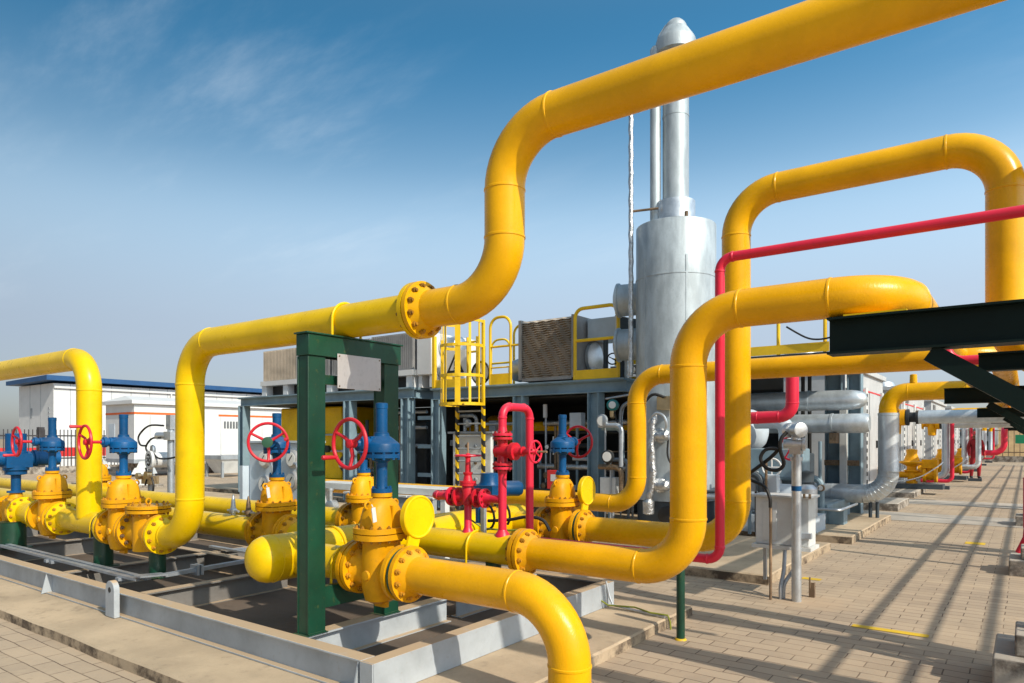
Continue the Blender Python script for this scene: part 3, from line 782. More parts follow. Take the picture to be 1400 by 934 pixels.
def small_gate(name, label, o, d, stem, reach, wr, mat='red'):
    """o centre, d flow axis, stem direction"""
    o = Vector(o); d = Vector(d); s = Vector(stem)
    t = thing(name, label, 'valve', tuple(o - Vector((0, 0, .05))), 'red gate valves')
    mb = MB()
    for q in (-1, 1):
        mb.lathe(o + d*q*.106, d*q, [(-.11, .04), (-.04, .040), (-.0185, .045), (-.018, .075), (0, .075), (0, .03)], 24)
    mb.lathe(o, s, [(-.065, .02), (-.055, .048), (.07, .05), (.09, .045), (.0905, .066), (.108, .066)], 20)
    mb.build('body', M[mat], t)
    mb = MB().lathe(o + s*.110, s, [(0, .066), (.018, .066), (.0185, .04), (.06, .030), (.075, .038), (.085, .038), (.087, .024), (reach-.13, .020), (reach-.12, .028), (reach-.10, .012)], 18)
    mb.build('bonnet', M[mat], t)
    hw = MB(); c = o + s*reach
    hw.torus(c, s, wr, .008, 28, 8)
    _, a, b = basis(s)
    for k in range(5):
        u = a*math.cos(k*2*PI/5) + b*math.sin(k*2*PI/5)
        hw.ring_path([c, c + u*(wr-.003)], .006, 8)
    hw.lathe(c, s, [(-.025, .014), (.015, .018), (.018, .01)], 12)
    hw.build('handwheel', M['redpipe'], t)
    MB().cyl(c - s*.08, c + s*.10, .008, 10).build('stem', M['rusty'], t)
    return t
small_gate('globe_valve', 'red valve high on the upright red pipe with its small wheel facing right', (xr, B2, 1.4065), (0, 0, 1), (1, 0, 0), .30, .078)
v = small_gate('globe_valve', 'red valve lying level with a flat wheel on top, left of the upright red pipe', (-3.5025, B2, 1.045), (1, 0, 0), (0, 0, 1), .325, .098)
MB().lathe((-3.5025, B2, PZ+.09), (0, 0, 1), [(0, .05), (.04, .036), (.05, .030), (.27, .030)], 18).build('drain_pipe', M['redpipe'], v)
# lower short red pipe at the rack
o = pipe_mb([(-.42, 5.30, 2.16), (-.42, 5.30, 2.0), (.42, 5.30, 2.0), (.42, 5.30, 0)], .032, .09, 16, 6, False).build('red_pipe', M['redpipe'])
tag(o, 'short red pipe elbow tucked under the nearest dark green beam', 'pipe')

# blue pneumatic actuator behind the red pipes
t = thing('actuator_valve', 'stubby blue actuator with rounded end cap behind the upright red pipe', 'valve', (-4.15, 5.25, .83))
MB().lathe((-4.15, 5.25, .82), (0, 0, 1), [(0, .08), (.03, .06), (.04, .04), (.10, .04)], 20).build('body', M['yvalve'], t)
mb = MB().lathe((-4.15, 5.25, .90), (0, 0, 1), [(0, .05), (.005, .13), (.04, .135), (.12, .135), (.15, .11), (.19, .09), (.27, .085), (.275, .03)], 24)
mb.box((-4.32, 5.10, .96), (-4.0, 5.40, 1.06))
mb.lathe((-4.12, 5.25, 1.02), (.55, .83, 0), [(0, .05), (.02, .075), (.27, .075), (.30, .06), (.31, .02)], 20)
mb.build('actuator', M['blue'], t)
# black hoses and grey gauge post between header and red pipes
t = thing('hose_bundle', 'loops of black flexible hose beside the foot of the upright red pipe', 'hose', (-3.6, 4.7, .8))
pts = [Vector((-3.75, 4.6, .85)) + Vector((.12*math.sin(a*1.0)+.0*a, .10*a*.35, .13*math.cos(a))) for a in [k*.35 for k in range(26)]]
MB().ring_path(pts, .011, 8).build('hose', M['black'], t)
MB().ring_path(smooth_path([(-3.70, 4.66, .80), (-3.5, 4.7, .82), (-3.35, 4.74, .85), (-3.22, 4.78, .83), (-3.16, 4.8, .74)]), .014, 8).build('hose', M['black'], t)
MB().ring_path([(-3.8, 4.5, .84), (-3.7, 4.6, .74), (-3.5, 4.7, .73), (-3.3, 4.72, .75)], .008, 8).build('hose', M['wire'], t)
t = thing('gauge_post', 'thin grey and blue pressure tapping between the red valve and the yellow branch', 'gauge', (-3.62, 4.5, .5))
MB().bar((-3.62, 4.5, .5), (-3.62, 4.5, .93), .035, .035, (0, 1, 0)).build('post', M['conduit'], t)
MB().box((-3.69, 4.48, .80), (-3.655, 4.52, .98)).build('bracket', M['blue'], t)

# small tapping valves on top of the feed pipe
for i, (x, y, l) in enumerate(((-6.05, Y2, 'small steel needle valve on top of the yellow feed pipe'), (-5.80, Y2, 'smaller dark tapping valve beside the needle valve'))):
    t = thing('needle_valve', l, 'valve', (x, y, PZ+PIPE_R))
    MB().lathe((x, y, PZ+PIPE_R-.01), (0, 0, 1), [(0, .022), (.03, .022), (.031, .036), (.06, .036), (.07, .025), (.14, .018), (.19, .008), (.20, .003)], 14).build('body', M['galv' if i == 0 else 'bolt'], t)
    MB().cyl((x-.09, y, PZ+PIPE_R+.035), (x+.09, y, PZ+PIPE_R+.035), .012, 10).build('arm', M['galv'], t)

# ================================================================== PIPE RACK (right)
t = thing('pipe_rack', 'dark green cantilever pipe rack of I-beams with diagonal braces along the right side', 'pipe rack', (.5, 4.15, 0))
BY = (4.15, 10.77, 18.2, 25.4, 32.6, 39.8, 47.0)
for y in BY:
    MB().ibeam((-.88, y, 2.06), (3.4, y, 2.06), .20, .15, .012, .010).build('cross_beam', M['rackgreen'], t)
    MB().bar((-.40, y, 1.94), (.42, y, 1.38), .09, .10, (0, 1, 0)).build('brace', M['rackgreen'], t)
    for x in (.47, 3.2):
        MB().ibeam((x, y, 0.0), (x, y, 1.957), .15, .15, .012, .010, (1, 0, 0)).build('post', M['rackgreen'], t)
        if y > 5: MB().ibeam((x, y, 2.162), (x, y, 3.28), .15, .15, .012, .010, (1, 0, 0)).build('post', M['rackgreen'], t)
    if y > 5: MB().ibeam((.30, y, 3.33), (3.4, y, 3.33), .10, .10, .010, .008).build('upper_beam', M['rackgreen'], t)
MB().ibeam((-.24, 5.12, 1.965), (.62, 5.12, 1.965), .11, .10).build('short_beam', M['rackgreen'], t)
for a, b in zip(BY[:-1], BY[1:]):
    MB().ibeam((3.2, a+.08, 1.90), (3.2, b-.08, 1.90), .11, .10).build('side_beam', M['rackgreen'], t)
for y in (5.27, 9.7, 15.1, 20.2, 26.5):
    MB().ibeam((.14, y, .36), (.14, y, 2.2), .08, .08, .010, .008, (1, 0, 0)).build('stub_post', M['rackgreen'], t)
RP = 'pipes lying along the top of the dark green rack'
for x, r, z, m, l in ((.45, .11, 3.49, 'amberz', 'amber pipe carried on the upper tier of the rack'), (.17, .085, 2.25, 'amberz', 'amber pipe lying along the rack next to its left posts'), (1.75, .030, 2.19, 'amberz', 'amber pipe along the middle of the rack'),
                      (2.20, .026, 2.19, 'galvpipe', 'silver jacketed pipe along the rack'), (2.56, .026, 2.19, 'redpipe', 'red pipe along the outer side of the rack')):
    if z > 3: o = pipe_mb([(4.2, 4.75, -.05), (4.2, 4.75, z), (x, 4.75, z), (x, 48, z)], r, .33, 24, 10).build('rack_pipe', M[m])
    else: o = MB().ring_path([(x, 5.9 if x < 1 else 4.0, z), (x, 20, z), (x, 48, z)], r, 20).build('rack_pipe', M[m])
    tag(o, l, 'pipe', RP)
MB().box((-.80, 4.09, 2.162), (-.50, 4.21, 2.171)).build('pipe_shoe', M['yellow'], t)
# footings
for i, (y, l) in enumerate(((5.27, 'nearest stepped concrete footing at the lower right edge'), (9.7, 'second concrete footing along the right edge of the paving'), (15.1, 'far small concrete footing at the right, third along the paving'))):
    t = thing('concrete_footing', l, 'footing', (.12, y, 0), 'stepped concrete footings of the rack posts')
    h = .22 if i == 0 else .17
    MB().box((-.165, y-.32, -.01), (.42, y+.33, h)).build('base', M['concrete'], t, bevel=.012)
    MB().box((-.06, y-.22, h), (.32, y+.18, h+.13)).build('plinth', M['concrete'], t, bevel=.012)
    MB().box((.02, y-.13, h+.13), (.24, y+.10, h+.155)).build('base_plate', M['rackgreen'], t)
    for dx, dy in ((.04, -.1), (.2, -.1)):
        MB().cyl((dx+.01, y+dy, h+.15), (dx+.01, y+dy, h+.20), .012, 8).build('anchor_bolt', M['bolt'], t)
# red stand at right edge
t = thing('pipe_stand', 'red upright pole with a slanted foot at the right edge', 'stand', (-.02, 11.2, 0))
MB().cyl((-.01, 11.2, .35), (-.01, 11.2, 1.0), .035, 12).build('pole', M['redpipe'], t)
MB().ring_path([(-.01, 11.2, .36), (-.02, 11.2, .22), (-.10, 11.22, .02)], .03, 12).build('foot', M['redpipe'], t)

# ================================================================== INSTRUMENT POLE AND JUNCTION BOX
px, py = -1.715, 6.74
t = thing('instrument_post', 'galvanised post on the paving carrying a transmitter head, with a blue band round it', 'instrument post', (px, py, 0))
MB().lathe((px, py, 0), (0, 0, 1), [(0, .043), (1.30, .043), (1.305, .03)], 20).build('post', M['galv'], t)
MB().lathe((px, py, 1.02), (0, 0, 1), [(0, .0435), (0, .045), (.045, .045), (.045, .0435)], 20).build('band', M['blue'], t)
mb = MB().lathe((px, py, 1.30), (0, 0, 1), [(0, .055), (.03, .055), (.031, .035), (.10, .035)], 16)
mb.box((px-.05, py-.06, 1.36), (px+.05, py+.04, 1.44))
mb.lathe((px-.02, py-.02, 1.45), (1, .2, 0), [(-.09, .03), (-.085, .05), (.07, .05), (.075, .06), (.10, .06), (.105, .03)], 20)
mb.build('bracket', M['galv'], t)
mb = MB().lathe((px-.01, py-.03, 1.58), (.75, -.65, 0), [(-.10, .04), (-.095, .068), (-.03, .072), (-.028, .05), (.03, .05), (.032, .072), (.10, .068), (.105, .05)], 24)
mb.lathe((px-.01, py-.03, 1.49), (0, 0, 1), [(0, .03), (.10, .03)], 14)
mb.build('transmitter', M['galv'], t)
# loop of black cable
K = [(px-.06, py-.10, 1.56), (px-.10, py-.13, 1.50), (px-.11, py-.13, 1.40), (px-.08, py-.12, 1.27), (px-.14, py-.12, 1.21), (px-.24, py-.12, 1.23), (px-.29, py-.12, 1.32), (px-.24, py-.12, 1.40), (px-.14, py-.12, 1.40), (px-.20, py-.10, 1.33), (px-.33, py-.08, 1.23), (px-.45, py-.04, 1.15), (px-.50, py, 1.13)]
MB().ring_path(smooth_path(K), .017, 10).build('cable', M['black'], t)
MB().ring_path(smooth_path([(px-.50, py, 1.13), (px-.40, py-.02, 1.10), (px-.27, py-.07, 1.05), (px-.215, py-.09, .95), (px-.21, py-.09, .86)]), .016, 10).build('cable', M['black'], t)

t = thing('junction_box', 'off-white steel junction box on short legs behind the galvanised post, with conduits below', 'junction box', (-1.80, 6.93, 0))
MB().box((-2.12, 6.84, .49), (-1.63, 7.10, .94)).build('enclosure', M['offwhite'], t, bevel=.008)
MB().box((-2.15, 6.80, .942), (-1.60, 7.13, .965)).build('lid', M['offwhite'], t, bevel=.004)
MB().box((-2.145, 6.80, .455), (-1.605, 7.13, .488)).build('base_tray', M['offwhite'], t)
MB().box((-2.05, 6.832, .53), (-1.92, 6.838, .90)).build('door_panel', M['offwhite'], t, bevel=.003)
MB().bar((-1.66, 6.78, .60), (-1.66, 6.84, .60), .12, .05).build('bracket', M['conduit'], t)
MB().bar((-2.10, 7.08, .101), (-2.10, 7.08, .454), .03, .03, (0, 1, 0)).build('leg', M['conduit'], t)
for x in (-1.66, -1.61):
    MB().cyl((x, 6.79, .95), (x, 6.79, .99), .012, 8).build('bolt', M['bolt'], t)
MB().ring_path([(-1.925, 6.66, 0), (-1.925, 6.66, .86)], .013, 10).build('conduit', M['rusty'], t)
MB().ring_path(smooth_path([(-1.855, 6.74, 0), (-1.855, 6.74, .12), (-1.84, 6.78, .26), (-1.84, 6.83, .48)]), .018, 10).build('conduit', M['conduit'], t)
MB().ring_path(smooth_path([(-1.84, 6.77, 0), (-1.83, 6.77, .14), (-1.77, 6.82, .26), (-1.745, 6.86, .36), (-1.745, 6.88, .48)]), .018, 10).build('conduit', M['conduit'], t)
t = thing('pipe_stub', 'short cut-off rusty steel channel sticking out of the paving by the galvanised post', 'stub', (-1.66, 6.98, 0))
MB().channel((-1.64, 6.98, 0), (-1.64, 6.98, .14), .05, .04, .008, (1, 0, 0)).build('channel', M['rusty'], t)
MB().cyl((-1.655, 6.98, .09), (-1.655, 6.98, .19), .008, 6).build('rod', M['rusty'], t)

# ================================================================== CONTROL CABINETS BEHIND THE SKID
t = thing('control_cabinet', 'pale grey-blue cabinet with four round dials standing behind the skid, left of the green frame', 'cabinet', (-8.75, 6.1, 0))
MB().box((-9.28, 6.0, .45), (-8.05, 6.32, 1.44)).build('case', M['paleblue'], t, bevel=.01)
MB().box((-9.34, 5.97, 1.441), (-7.98, 6.36, 1.47)).build('lid', M['paleblue'], t)
for x, z in ((-8.87, 1.21), (-8.87, .84), (-8.22, 1.22), (-8.22, .92)):
    d = MB().lathe((x, 6.0, z), (0, -1, 0), [(-.01, .13), (.03, .13), (.05, .11), (.052, .10)], 28).build('dial', M['plate'], t)
    MB().lathe((x, 5.947, z), (0, -1, 0), [(0, .098), (.003, .098), (.004, .02)], 24).build('face', M['glass'], d)
    MB().bar((x-.03, 5.94, z-.03), (x+.04, 5.94, z+.05), .012, .004, (0, 1, 0)).build('needle', M['black'], d)
for x in (-8.55, -7.98):
    MB().ring_path(smooth_path([(x-.15, 5.95, 1.16), (x-.03, 5.9, 1.14), (x, 5.9, 1.0), (x, 5.92, .6)]), .02, 8).build('tube', M['conduit'], t)
MB().box((-9.38, 5.9, .1), (-9.30, 6.05, 1.1)).build('side_post', M['paleblue'], t)
for x in (-9.2, -8.15):
    MB().box((x-.04, 6.1, 0), (x+.04, 6.2, .45)).build('leg', M['steel'], t)

t = thing('cable_trough', 'white cable trough with grey boxes below it running behind the green frame', 'cable trough', (-6.6, 6.05, 0))
MB().box((-7.75, 6.0, .83), (-5.35, 6.30, .92)).build('trough', M['offwhite'], t, bevel=.01)
for x in (-7.6, -6.5, -5.45):
    MB().box((x-.035, 6.02, 0), (x+.035, 6.1, .829)).build('leg', M['offwhite'], t)
for x0, x1 in ((-7.05, -6.62), (-6.3, -5.95), (-5.9, -5.52)):
    b = MB().box((x0, 5.93, .42), (x1, 6.0, .80)).build('box', M['grey'], t, bevel=.006)
    MB().box((x0-.015, 5.91, .801), (x1+.015, 6.0, .822)).build('lid', M['offwhite'], b)
mb = MB().lathe((-7.28, 5.88, .62), (0, -1, 0), [(-.08, .04), (-.07, .085), (.02, .085), (.03, .07)], 20)
mb.lathe((-7.28, 5.88, .62), (0, 0, 1), [(0, .03), (.2, .03), (.21, .04), (.24, .04)], 14)
mb.build('regulator', M['galv'], t)

# instrument stand at the far left between the risers
t = thing('instrument_post', 'far instrument post with round white gauges and looping cables, between the two left risers', 'instrument post', (-11.6, 6.0, 0))
MB().cyl((-11.55, 6.0, 0), (-11.55, 6.0, 1.68), .055, 14).build('post', M['conduit'], t)
MB().cyl((-12.25, 6.0, 0), (-12.25, 6.0, 1.0), .04, 12).build('post', M['conduit'], t)
mb = MB(); mb.box((-11.66, 5.93, 1.48), (-11.44, 6.07, 1.62)); mb.box((-11.62, 5.95, 1.66), (-11.48, 6.05, 1.9))
mb.lathe((-11.75, 5.95, 1.55), (-.9, -.4, 0), [(-.08, .06), (.10, .06), (.11, .04)], 16)
mb.lathe((-12.0, 5.95, 1.30), (-.2, -1, 0), [(0, .08), (.03, .10), (.05, .09)], 20)
mb.build('transmitter', M['galv'], t)
g = MB().lathe((-11.98, 5.9, 1.14), (-.1, -1, 0), [(-.25, .11), (-.24, .13), (0, .13), (.02, .16), (.06, .16), (.062, .11), (.05, .10)], 28).build('gauge', M['white'], t)
MB().lathe((-11.985, 5.85, 1.14), (-.1, -1, 0), [(0, .10), (.012, .10), (.013, .02)], 24).build('face', M['black'], g)
for k in range(6):
    a = k*PI/3
    MB().cyl((-11.99+.055*math.cos(a), 5.84, 1.14+.055*math.sin(a)), (-11.99+.055*math.cos(a), 5.83, 1.14+.055*math.sin(a)), .022, 10).build('stud', M['grey'], g)
mb = MB(); mb.box((-12.36, 5.9, .72), (-12.05, 6.05, .86)); mb.lathe((-12.4, 5.9, .85), (0, -1, 0), [(0, .06), (.06, .06)], 14); mb.lathe((-12.05, 5.9, .88), (0, -1, 0), [(0, .07), (.08, .07)], 14)
mb.build('valve_block', M['brass'], t)
for K in ([(-11.6, 5.9, 1.72), (-12.1, 5.9, 1.72), (-12.45, 5.9, 1.55), (-12.4, 5.9, 1.40), (-12.2, 5.9, 1.38)], [(-11.7, 5.9, 1.52), (-12.0, 5.9, 1.50), (-12.2, 5.9, 1.35), (-12.05, 5.9, 1.22)],
          [(-12.0, 5.9, 1.3), (-11.8, 5.9, 1.18), (-11.5, 5.9, 1.17), (-11.2, 5.9, 1.2)], [(-12.0, 5.9, .85), (-11.93, 5.9, .7), (-12.0, 5.9, .45), (-12.0, 5.9, .2)], [(-12.2, 5.9, 1.0), (-12.15, 5.9, .85), (-12.22, 5.9, .7)]):
    MB().ring_path(smooth_path(K), .016, 8).build('cable', M['black'], t)

# ================================================================== COMPRESSOR PLATFORMS
YM = 10.5
def hcol(mb, x, y, z0, z1, w=.22):
    mb.ibeam((x, y, z0), (x, y, z1), w, w, .02, .014, (1, 0, 0)); return mb
def platform(x0, x1, cols, y0, y1, z, label):
    t = thing('steel_platform', label, 'platform', ((x0+x1)/2, (y0+y1)/2, .1))
    for y in (y0+.11, y1-.11):
        for x in cols: hcol(MB(), x, y, .1, z-.205).build('column', M['steel'], t)
        MB().ibeam((x0, y, z-.10), (x1, y, z-.10), .20, .16, .016, .012).build('edge_beam', M['steel'], t)
    for x in (x0+.08, (x0+x1)/2, x1-.08):
        MB().ibeam((x, y0+.20, z-.10), (x, y1-.20, z-.10), .19, .14, .014, .010).build('cross_beam', M['steel'], t)
    MB().box((x0, y0, z+.001), (x1, y1, z+.03)).build('deck', M['steel'], t)
    return t
pl = platform(-16.8, -10.42, (-16.65, -12.45, -10.6), YM, YM+3.4, 2.56, 'left blue-grey steel platform carrying the long air cooler')
hcol(MB(), -16.2, YM+1.6, .1, 2.35).build('column', M['steel'], pl)
pr = platform(-9.86, -5.44, (-9.72, -7.64, -6.03), YM, YM+3.2, 2.50, 'right blue-grey steel platform with the cage ladder, next to the silver stack')
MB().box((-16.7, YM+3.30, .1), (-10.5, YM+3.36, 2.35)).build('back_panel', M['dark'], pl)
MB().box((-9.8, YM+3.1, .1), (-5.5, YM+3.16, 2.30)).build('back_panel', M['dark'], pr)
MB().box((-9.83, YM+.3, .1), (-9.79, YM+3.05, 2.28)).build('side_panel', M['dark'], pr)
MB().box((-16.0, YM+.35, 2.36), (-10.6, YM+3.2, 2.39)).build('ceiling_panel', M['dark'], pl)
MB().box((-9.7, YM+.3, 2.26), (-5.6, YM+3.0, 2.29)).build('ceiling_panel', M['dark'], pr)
# gap equipment between the platforms
t = thing('pipe_column', 'narrow dark pipe bundle standing in the gap between the two steel platforms', 'pipes', (-10.15, 11.2, .1))
for x, y, m in ((-10.25, 11.2, 'dark'), (-10.05, 11.4, 'conduit'), (-9.98, 11.1, 'dark')):
    MB().cyl((x, y, .1), (x, y, 2.3), .05, 10).build('pipe', M[m], t)
MB().box((-10.38, 11.5, .1), (-9.9, 11.55, 2.4)).build('panel', M['tankdark'], t)
for z in (.7, 1.3, 1.9):
    MB().box((-10.4, 10.7, z), (-9.88, 10.76, z+.08)).build('tie', M['steel'], t)

# machinery inside the left platform
t = thing('gas_engine', 'yellow compressor engine block inside the left steel platform', 'engine', (-14.6, 12, .1))
MB().box((-15.9, 11.2, .5), (-13.45, 12.8, 2.30)).build('block', M['yellow'], t, bevel=.04)
MB().box((-16.1, 11.1, .1), (-13.3, 12.9, .499)).build('base', M['steel'], t)
MB().lathe((-13.2, 11.18, .9), (0, -1, 0), [(-.01, .2), (.10, .2), (.13, .17), (.135, .05)], 24).build('cover', M['dark'], t)
for z in (1.2, 1.6):
    MB().cyl((-14.6, 11.1, z), (-12.6, 11.1, z), .025, 8).build('fuel_line', M['conduit'], t)
MB().box((-12.95, 11.0, .5), (-12.8, 11.19, .75)).build('bracket', M['yvalve'], t)
for x in (-14.5, -13.8):
    MB().lathe((x, 11.1, 1.25), (0, -1, 0), [(0, .09), (.08, .09), (.09, .05)], 14).build('knob', M['dark'], t)
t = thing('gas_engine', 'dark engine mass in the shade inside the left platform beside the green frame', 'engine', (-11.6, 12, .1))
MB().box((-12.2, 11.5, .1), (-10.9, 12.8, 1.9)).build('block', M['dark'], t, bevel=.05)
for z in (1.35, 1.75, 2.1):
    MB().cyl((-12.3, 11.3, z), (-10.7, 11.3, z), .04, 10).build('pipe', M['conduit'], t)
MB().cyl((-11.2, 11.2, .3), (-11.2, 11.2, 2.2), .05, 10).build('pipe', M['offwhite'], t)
# machinery inside the right platform
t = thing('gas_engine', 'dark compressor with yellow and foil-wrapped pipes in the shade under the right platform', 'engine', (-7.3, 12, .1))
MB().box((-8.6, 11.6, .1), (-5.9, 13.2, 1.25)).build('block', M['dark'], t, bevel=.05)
MB().lathe((-9.5, 12.1, 1.7), (1, 0, 0), [(0, .2), (.05, .32), (.9, .32), (.95, .2)], 24).build('drum', M['amberz'], t)
MB().cyl((-9.6, 11.5, 1.72), (-5.6, 11.5, 1.72), .12, 16).build('manifold', M['amberz'], t)
MB().cyl((-8.0, 11.25, 1.62), (-5.6, 11.25, 1.62), .035, 10).build('tube', M['dark'], t)
MB().cyl((-7.6, 11.35, 1.80), (-5.6, 11.35, 1.80), .055, 12).build('wrapped_pipe', M['foil'], t)
MB().cyl((-7.5, 11.0, .98), (-5.5, 11.0, .98), .055, 12).build('wrapped_pipe', M['foil'], t)
MB().cyl((-7.3, 10.95, .5), (-7.3, 10.95, 2.0), .02, 8).build('probe', M['conduit'], t)
MB().box((-7.33, 10.9, 1.9), (-7.27, 10.95, 2.15)).build('tag_plate', M['white'], t)
for k in range(5):
    MB().lathe((-7.35+.06*k, 10.9, .42+.2*(k % 3)), (0, -1, 0), [(0, .06), (.07, .06), (.08, .03)], 12).build('fitting', M['bolt'], t)
MB().ring_path([(-5.62, 10.75, .3), (-5.62, 10.75, 1.0), (-5.62, 10.75, 1.9)], .035, 10).build('tube', M['conduit'], t)
MB().ring_path(smooth_path([(-5.62, 10.75, 1.9), (-5.58, 10.75, 2.05), (-5.4, 10.72, 2.15), (-5.15, 10.6, 2.2)]), .035, 10).build('tube', M['conduit'], t)
t = thing('transmitter', 'small teal pressure transmitter hung from a rod at the right end of the steel platform', 'transmitter', (-5.55, 10.3, 1.95))
MB().lathe((-5.55, 10.33, 2.06), (.3, -1, 0), [(-.08, .03), (-.07, .095), (.05, .095), (.06, .07)], 20).build('housing', M['teal'], t)
MB().lathe((-5.52, 10.26, 2.06), (.3, -1, 0), [(.0, .06), (.02, .06), (.022, .02)], 16).build('window', M['glass'], t)
MB().lathe((-5.55, 10.32, 1.84), (0, 0, 1), [(0, .02), (.02, .045), (.12, .05), (.14, .03)], 12).build('stem', M['brass'], t)
MB().cyl((-5.68, 10.33, 2.17), (-5.1, 10.33, 2.24), .018, 8).build('rod', M['conduit'], t)
MB().ring_path(smooth_path([(-5.5, 10.3, 1.95), (-5.46, 10.3, 1.8), (-5.38, 10.3, 1.66), (-5.25, 10.35, 1.60)]), .014, 8).build('cable', M['black'], t)
t = thing('extinguisher_box', 'small dark red box with a white label behind the rear handwheel', 'box', (-6.62, 10.2, .1))
MB().box((-6.78, 10.2, .62), (-6.5, 10.42, .95)).build('box', M['redstripe'], t, bevel=.01)
MB().box((-6.70, 10.196, .76), (-6.56, 10.199, .88)).build('label', M['white'], t)
MB().box((-6.68, 10.28, .1), (-6.6, 10.36, .619)).build('leg', M['dark'], t)
t = thing('valve_board', 'off-white valve and gauge board standing behind the ladder', 'board', (-8.7, 10.44, .1))
MB().box((-9.15, 10.40, .52), (-8.18, 10.48, 1.60)).build('board', M['offwhite'], t, bevel=.02)
MB().box((-9.22, 10.33, 1.601), (-8.1, 10.495, 1.64)).build('hood', M['grey'], t)
for i in range(4):
    for j in range(3):
        MB().lathe((-9.0+i*.22, 10.40, .72+j*.32), (0, -1, 0), [(0, .035), (.02, .035), (.03, .02)], 12).build('knob', M['bolt' if (i+j) % 2 else 'grey'], t)
for x in (-9.05, -8.28):
    MB().box((x-.03, 10.41, .1), (x+.03, 10.47, .52)).build('leg', M['grey'], t)

rnd = random.Random(11)
def clutter(label, x0, x1, y0, y1, z0, z1, n):
    t = thing('pipe_manifold', label, 'pipes', ((x0+x1)/2, (y0+y1)/2, .1))
    for k in range(n):
        m = rnd.choice(['dark', 'conduit', 'galv', 'tankdark', 'steel', 'foil', 'bolt'])
        x = rnd.uniform(x0, x1); y = rnd.uniform(y0, y1); q = rnd.random()
        if q < .35:
            MB().cyl((x, y, .1), (x, y, rnd.uniform(z0+.6, z1)), rnd.uniform(.015, .045), 8).build('tube', M[m], t)
        elif q < .65:
            L = rnd.uniform(.4, 1.3); z = rnd.uniform(z0, z1); r = rnd.uniform(.02, .055)
            xa = max(x0, x-L/2); xb = min(x1, x+L/2)
            pipe_mb([(xa, y, z), (xb, y, z), (xb, y, max(.12, z-rnd.uniform(.3, .8)))], r, r*2.5, 10, 5, False).build('tube', M[m], t)
        elif q < .85:
            z = rnd.uniform(z0, z1); r = rnd.uniform(.05, .11)
            g = MB().lathe((x, y, z), (rnd.uniform(-.3, .3), -1, 0), [(0, r*.8), (.02, r), (.06, r), (.07, r*.8)], 16).build('gauge', M[m], t)
            MB().lathe((x, y-.072, z), (0, -1, 0), [(0, r*.75), (.004, r*.75)], 14).build('face', M['glass'], g)
            MB().cyl((x, y+.05, .1), (x, y+.05, z), .014, 6).build('stem', M['conduit'], t)
        else:
            z = rnd.uniform(z0, z1-.3); w_ = rnd.uniform(.1, .28)
            MB().box((x-w_/2, y, z), (x+w_/2, y+.15, z+rnd.uniform(.12, .35))).build('box', M[rnd.choice(['grey', 'offwhite', 'paleblue', 'tankdark'])], t, bevel=.008)
            MB().box((x-.02, y+.05, .1), (x+.02, y+.09, z)).build('bracket', M['steel'], t)
clutter('tangle of small pipes and gauges under the right steel platform', -7.5, -5.6, 10.8, 11.2, .3, 2.0, 20)
clutter('grey pipes and instrument boxes in the bay beside the cage ladder', -9.6, -7.9, 10.9, 11.4, .3, 2.1, 16)
clutter('dim pipes and gauges in front of the engines under the left steel platform', -13.2, -10.8, 10.85, 11.1, .3, 2.1, 22)
clutter('small tubes and gauges around the foot of the silver stack', -5.5, -5.1, 9.75, 10.0, .3, 1.8, 7)
clutter('instrument tubing between the domed vessel and the pump set', -3.9, -2.75, 10.2, 10.35, .25, 1.3, 10)
clutter('pipes and boxes on the dark blue skid behind the silver elbow', -4.6, -2.7, 12.05, 12.15, .45, 1.5, 12)
# long air cooler on the left platform
t = thing('air_cooler', 'long air cooler with brown and grey ribbed panels on the left platform', 'cooler', (-13, 11.6, 2.6))
def ribbed(x0, x1, z0, z1, y, mat, vertical=True, pitch=.06, d=.012, name='panel', par=t):
    mb = MB(); mb.box((x0, y, z0), (x1, y+.05, z1))
    if vertical:
        n = int((x1-x0)/pitch)
        for k in range(n):
            x = x0 + (k+.2)*(x1-x0)/n; mb.box((x, y-d, z0+.01), (x+pitch*.5, y-.0005, z1-.01))
    return mb.build(name, M[mat], par, smooth=0)
CZ = 2.98
ribbed(-15.95, -14.55, CZ, 3.76, 10.72, 'louvre'); ribbed(-14.48, -13.3, CZ, 3.76, 10.72, 'greylouvre'); ribbed(-13.22, -11.9, CZ, 3.76, 10.72, 'greylouvre'); ribbed(-11.85, -10.55, CZ, 3.78, 10.72, 'greylouvre')
MB().box((-15.95, 10.78, CZ), (-10.55, 13.2, 3.74)).build('body', M['greylouvre'], t)
MB().box((-16.0, 10.66, 2.86), (-10.5, 13.2, CZ-.002)).build('frame', M['white'], t)
for x in (-15.9, -15.0, -14.4, -13.3, -12.3, -11.4, -10.65):
    MB().box((x-.09, 10.70, 2.592), (x+.09, 13.1, 2.858)).build('foot', M['white'], t)
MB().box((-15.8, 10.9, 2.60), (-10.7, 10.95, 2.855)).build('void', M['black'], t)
MB().box((-14.54, 10.70, CZ), (-14.49, 10.75, 3.77)).build('post', M['white'], t)
t = thing('fan_housing', 'white fan box with silver round ducts at the right end of the long air cooler', 'fan box', (-10.1, 11.4, 2.6))
MB().box((-10.48, 10.75, 2.85), (-10.05, 12.3, 3.74)).build('box', M['white'], t, bevel=.02)
MB().lathe((-10.04, 11.2, 3.45), (1, 0, 0), [(0, .24), (.05, .24), (.06, .21), (.40, .21), (.45, .15), (.455, .02)], 28).build('duct', M['galv'], t)
MB().lathe((-10.04, 11.1, 2.95), (1, 0, 0), [(0, .17), (.30, .17), (.34, .12), (.345, .02)], 24).build('duct', M['galv'], t)
